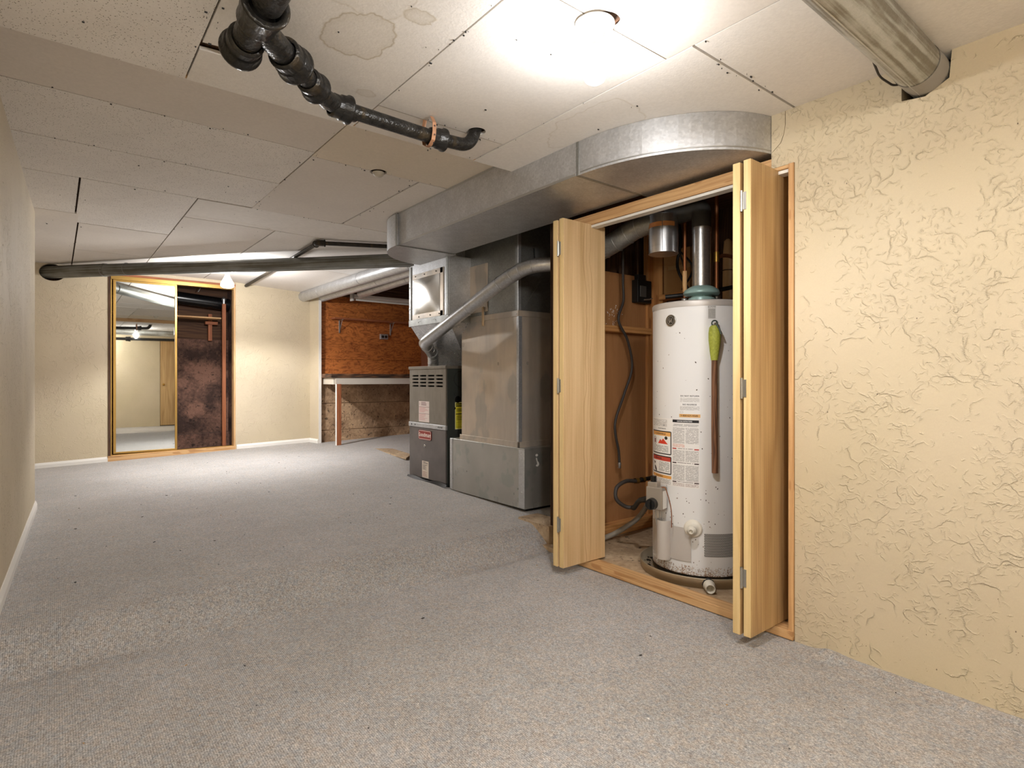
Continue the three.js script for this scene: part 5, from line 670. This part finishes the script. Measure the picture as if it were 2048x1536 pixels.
// ------------------------------------------------------------------ workbench corner
{
  let t = thing('workbench', 'rough white edged workbench against the plywood wall', 'workbench', [3.8, 0.2, 8.0]);
  part(t, 'top', bx(2.965, 4.58, 1.178, 1.232, 7.72, 8.13, 0.004, true), std({ map: wood([150, 104, 70], [44, 30, 22], { rings: 2, contrast: 1.5, warp: 1.2, seed: 57, wm: 0.5, hm: 0.8 }), roughness: 0.7 }), 'stained brown bench top');
  part(t, 'apron', bx(3.03, 4.58, 1.085, 1.177, 7.73, 7.765, 0.003, true), std({ color: col(206, 198, 186), roughness: 0.6 }), 'white painted front apron'); part(t, 'side_apron', bx(3.0, 3.03, 1.085, 1.177, 7.74, 8.12, 0.003), std({ color: col(212, 202, 186), roughness: 0.6 }));
  part(t, 'leg', bx(3.035, 3.1, 0.19, 1.09, 7.7, 7.74, 0.003), M.redwood, 'square wooden leg with a pale face'); part(t, 'leg_face', bx(3.03, 3.036, 0.19, 1.09, 7.7, 7.74, 0.001), M.whitePaint); part(t, 'leg', bx(4.55, 4.62, 0.19, 1.09, 7.7, 7.74, 0.003), M.redwood);
  t = thing('wall_shelf', 'narrow shelf board on the orange plywood', 'shelf', [3.9, 2.03, 8.3]); part(t, 'shelf_board', bx(3.12, 4.58, 2.02, 2.042, 8.0, 8.145, 0.003, true), M.redwood);
  for (const x of [3.24, 4.05]) part(t, 'bracket', merge([bx(x, x + 0.02, 1.83, 2.02, 8.137, 8.149, 0.002), bx(x, x + 0.02, 2.01, 2.02, 8.01, 8.145, 0.002), bar(V(x + 0.01, 1.86, 8.137), V(x + 0.01, 2.01, 8.04), 0.01, 0.006)]), M.steelEdge);
  t = thing('wall_outlet', 'grey metal electrical outlet on the orange plywood', 'outlet', [3.95, 1.8, 8.13]); part(t, 'plate', bx(3.88, 4.01, 1.765, 1.845, 8.115, 8.15, 0.004), M.galv); parts(t, 'socket', ([revolve([[0, 0.02], [0.003, 0.02], [0.004, 0.001]], V(3.92, 1.805, 8.115), V(0, 0, -1), 16), revolve([[0, 0.02], [0.003, 0.02], [0.004, 0.001]], V(3.972, 1.805, 8.115), V(0, 0, -1), 16)]), M.black);
  t = thing('strip_light', 'unlit white fluorescent strip light over the workbench', 'light fixture', [3.8, 2.3, 7.65]); part(t, 'housing', bx(3.24, 4.5, 2.285, 2.335, 7.6, 7.68, 0.006), M.whitePaint); part(t, 'tube', sweep([V(3.27, 2.262, 7.62), V(4.48, 2.262, 7.62)], 0.016, 14), std({ color: col(224, 222, 216), roughness: 0.3 })); part(t, 'end_cap', bx(3.215, 3.245, 2.24, 2.34, 7.595, 7.685, 0.005), M.paleGrey); parts(t, 'hanger', ([sweep([V(3.24, 2.335, 7.64), V(3.24, 2.66, 7.64)], 0.004, 8), sweep([V(4.4, 2.335, 7.64), V(4.4, 2.66, 7.64)], 0.004, 8)]), M.cable);
  t = thing('floor_plank', 'pale wooden plank lying on the carpet by the workbench', 'plank', [3.45, 0.2, 6.8]); { const g = prismY([[3.36, 7.4], [3.56, 7.38], [3.42, 6.3], [3.2, 6.02]], 0.222, 0.24); part(t, 'plank', g, M.slab); }
  t = thing('floor_batten', 'thin dark batten on the floor below the workbench', 'batten', [3.6, 0.22, 8.2]); part(t, 'batten', bar(V(3.05, 0.225, 7.85), V(4.4, 0.25, 8.05), 0.04, 0.03, 0, false), M.oldWood);
  t = thing('concrete_stub', 'crumbling concrete footing showing at the end of the carpet step', 'concrete', [2.72, 0, 3.0]);
  { const g = new THREE.IcosahedronGeometry(0.16, 4), p = g.attributes.position; for (let i = 0; i < p.count; i++) { const x = p.getX(i), y = p.getY(i), z = p.getZ(i), n = fbm(x * 18 + 9, y * 18 + z * 14 + 9, 301, 0, 0, 4), k = 0.85 + n * 0.4; p.setXYZ(i, clamp(x * k * 1.4, -0.1, 0.1), clamp(y * k * 1.2, -0.1, 0.09), clamp(z * k * 1.6, -0.2, 0.15)); } const f = wuv(g); f.computeVertexNormals(); f.translate(2.745, 0.062, -3.08); part(t, 'block', f, M.slab); }
}

// ------------------------------------------------------------------ crumbs on the carpet
{
  const t = thing('carpet_debris', 'scattered crumbs, chips and lint on the grey carpet', 'debris', [1.2, 0, 2], { kind: 'stuff' }), q = rng(55), g = [];
  for (let i = 0; i < 460; i++) {
    const x = -0.15 + q() * 2.65, d = 0.7 + Math.pow(q(), 0.8) * 6.8; if (x < -0.05) continue; const s = 0.001 + Math.pow(q(), 3) * 0.0036, b = new THREE.IcosahedronGeometry(s, 0); b.scale(1 + q() * 2, 0.5, 0.8 + q() * 0.6); b.rotateY(q() * 6); b.translate(x, floorY(x, d) + s * 0.4, -d);
    const c = q() < 0.55 ? [0.015, 0.012, 0.01] : q() < 0.6 ? [0.75, 0.72, 0.66] : [0.4, 0.25, 0.12], n = b.attributes.position.count, a = new Float32Array(n * 3); for (let k = 0; k < n; k++) a.set(c, k * 3); b.setAttribute('color', new THREE.BufferAttribute(a, 3)); g.push(b);
  }
  part(t, 'crumbs', merge(g), M.rubbish);
}

renderer.render(scene, camera);
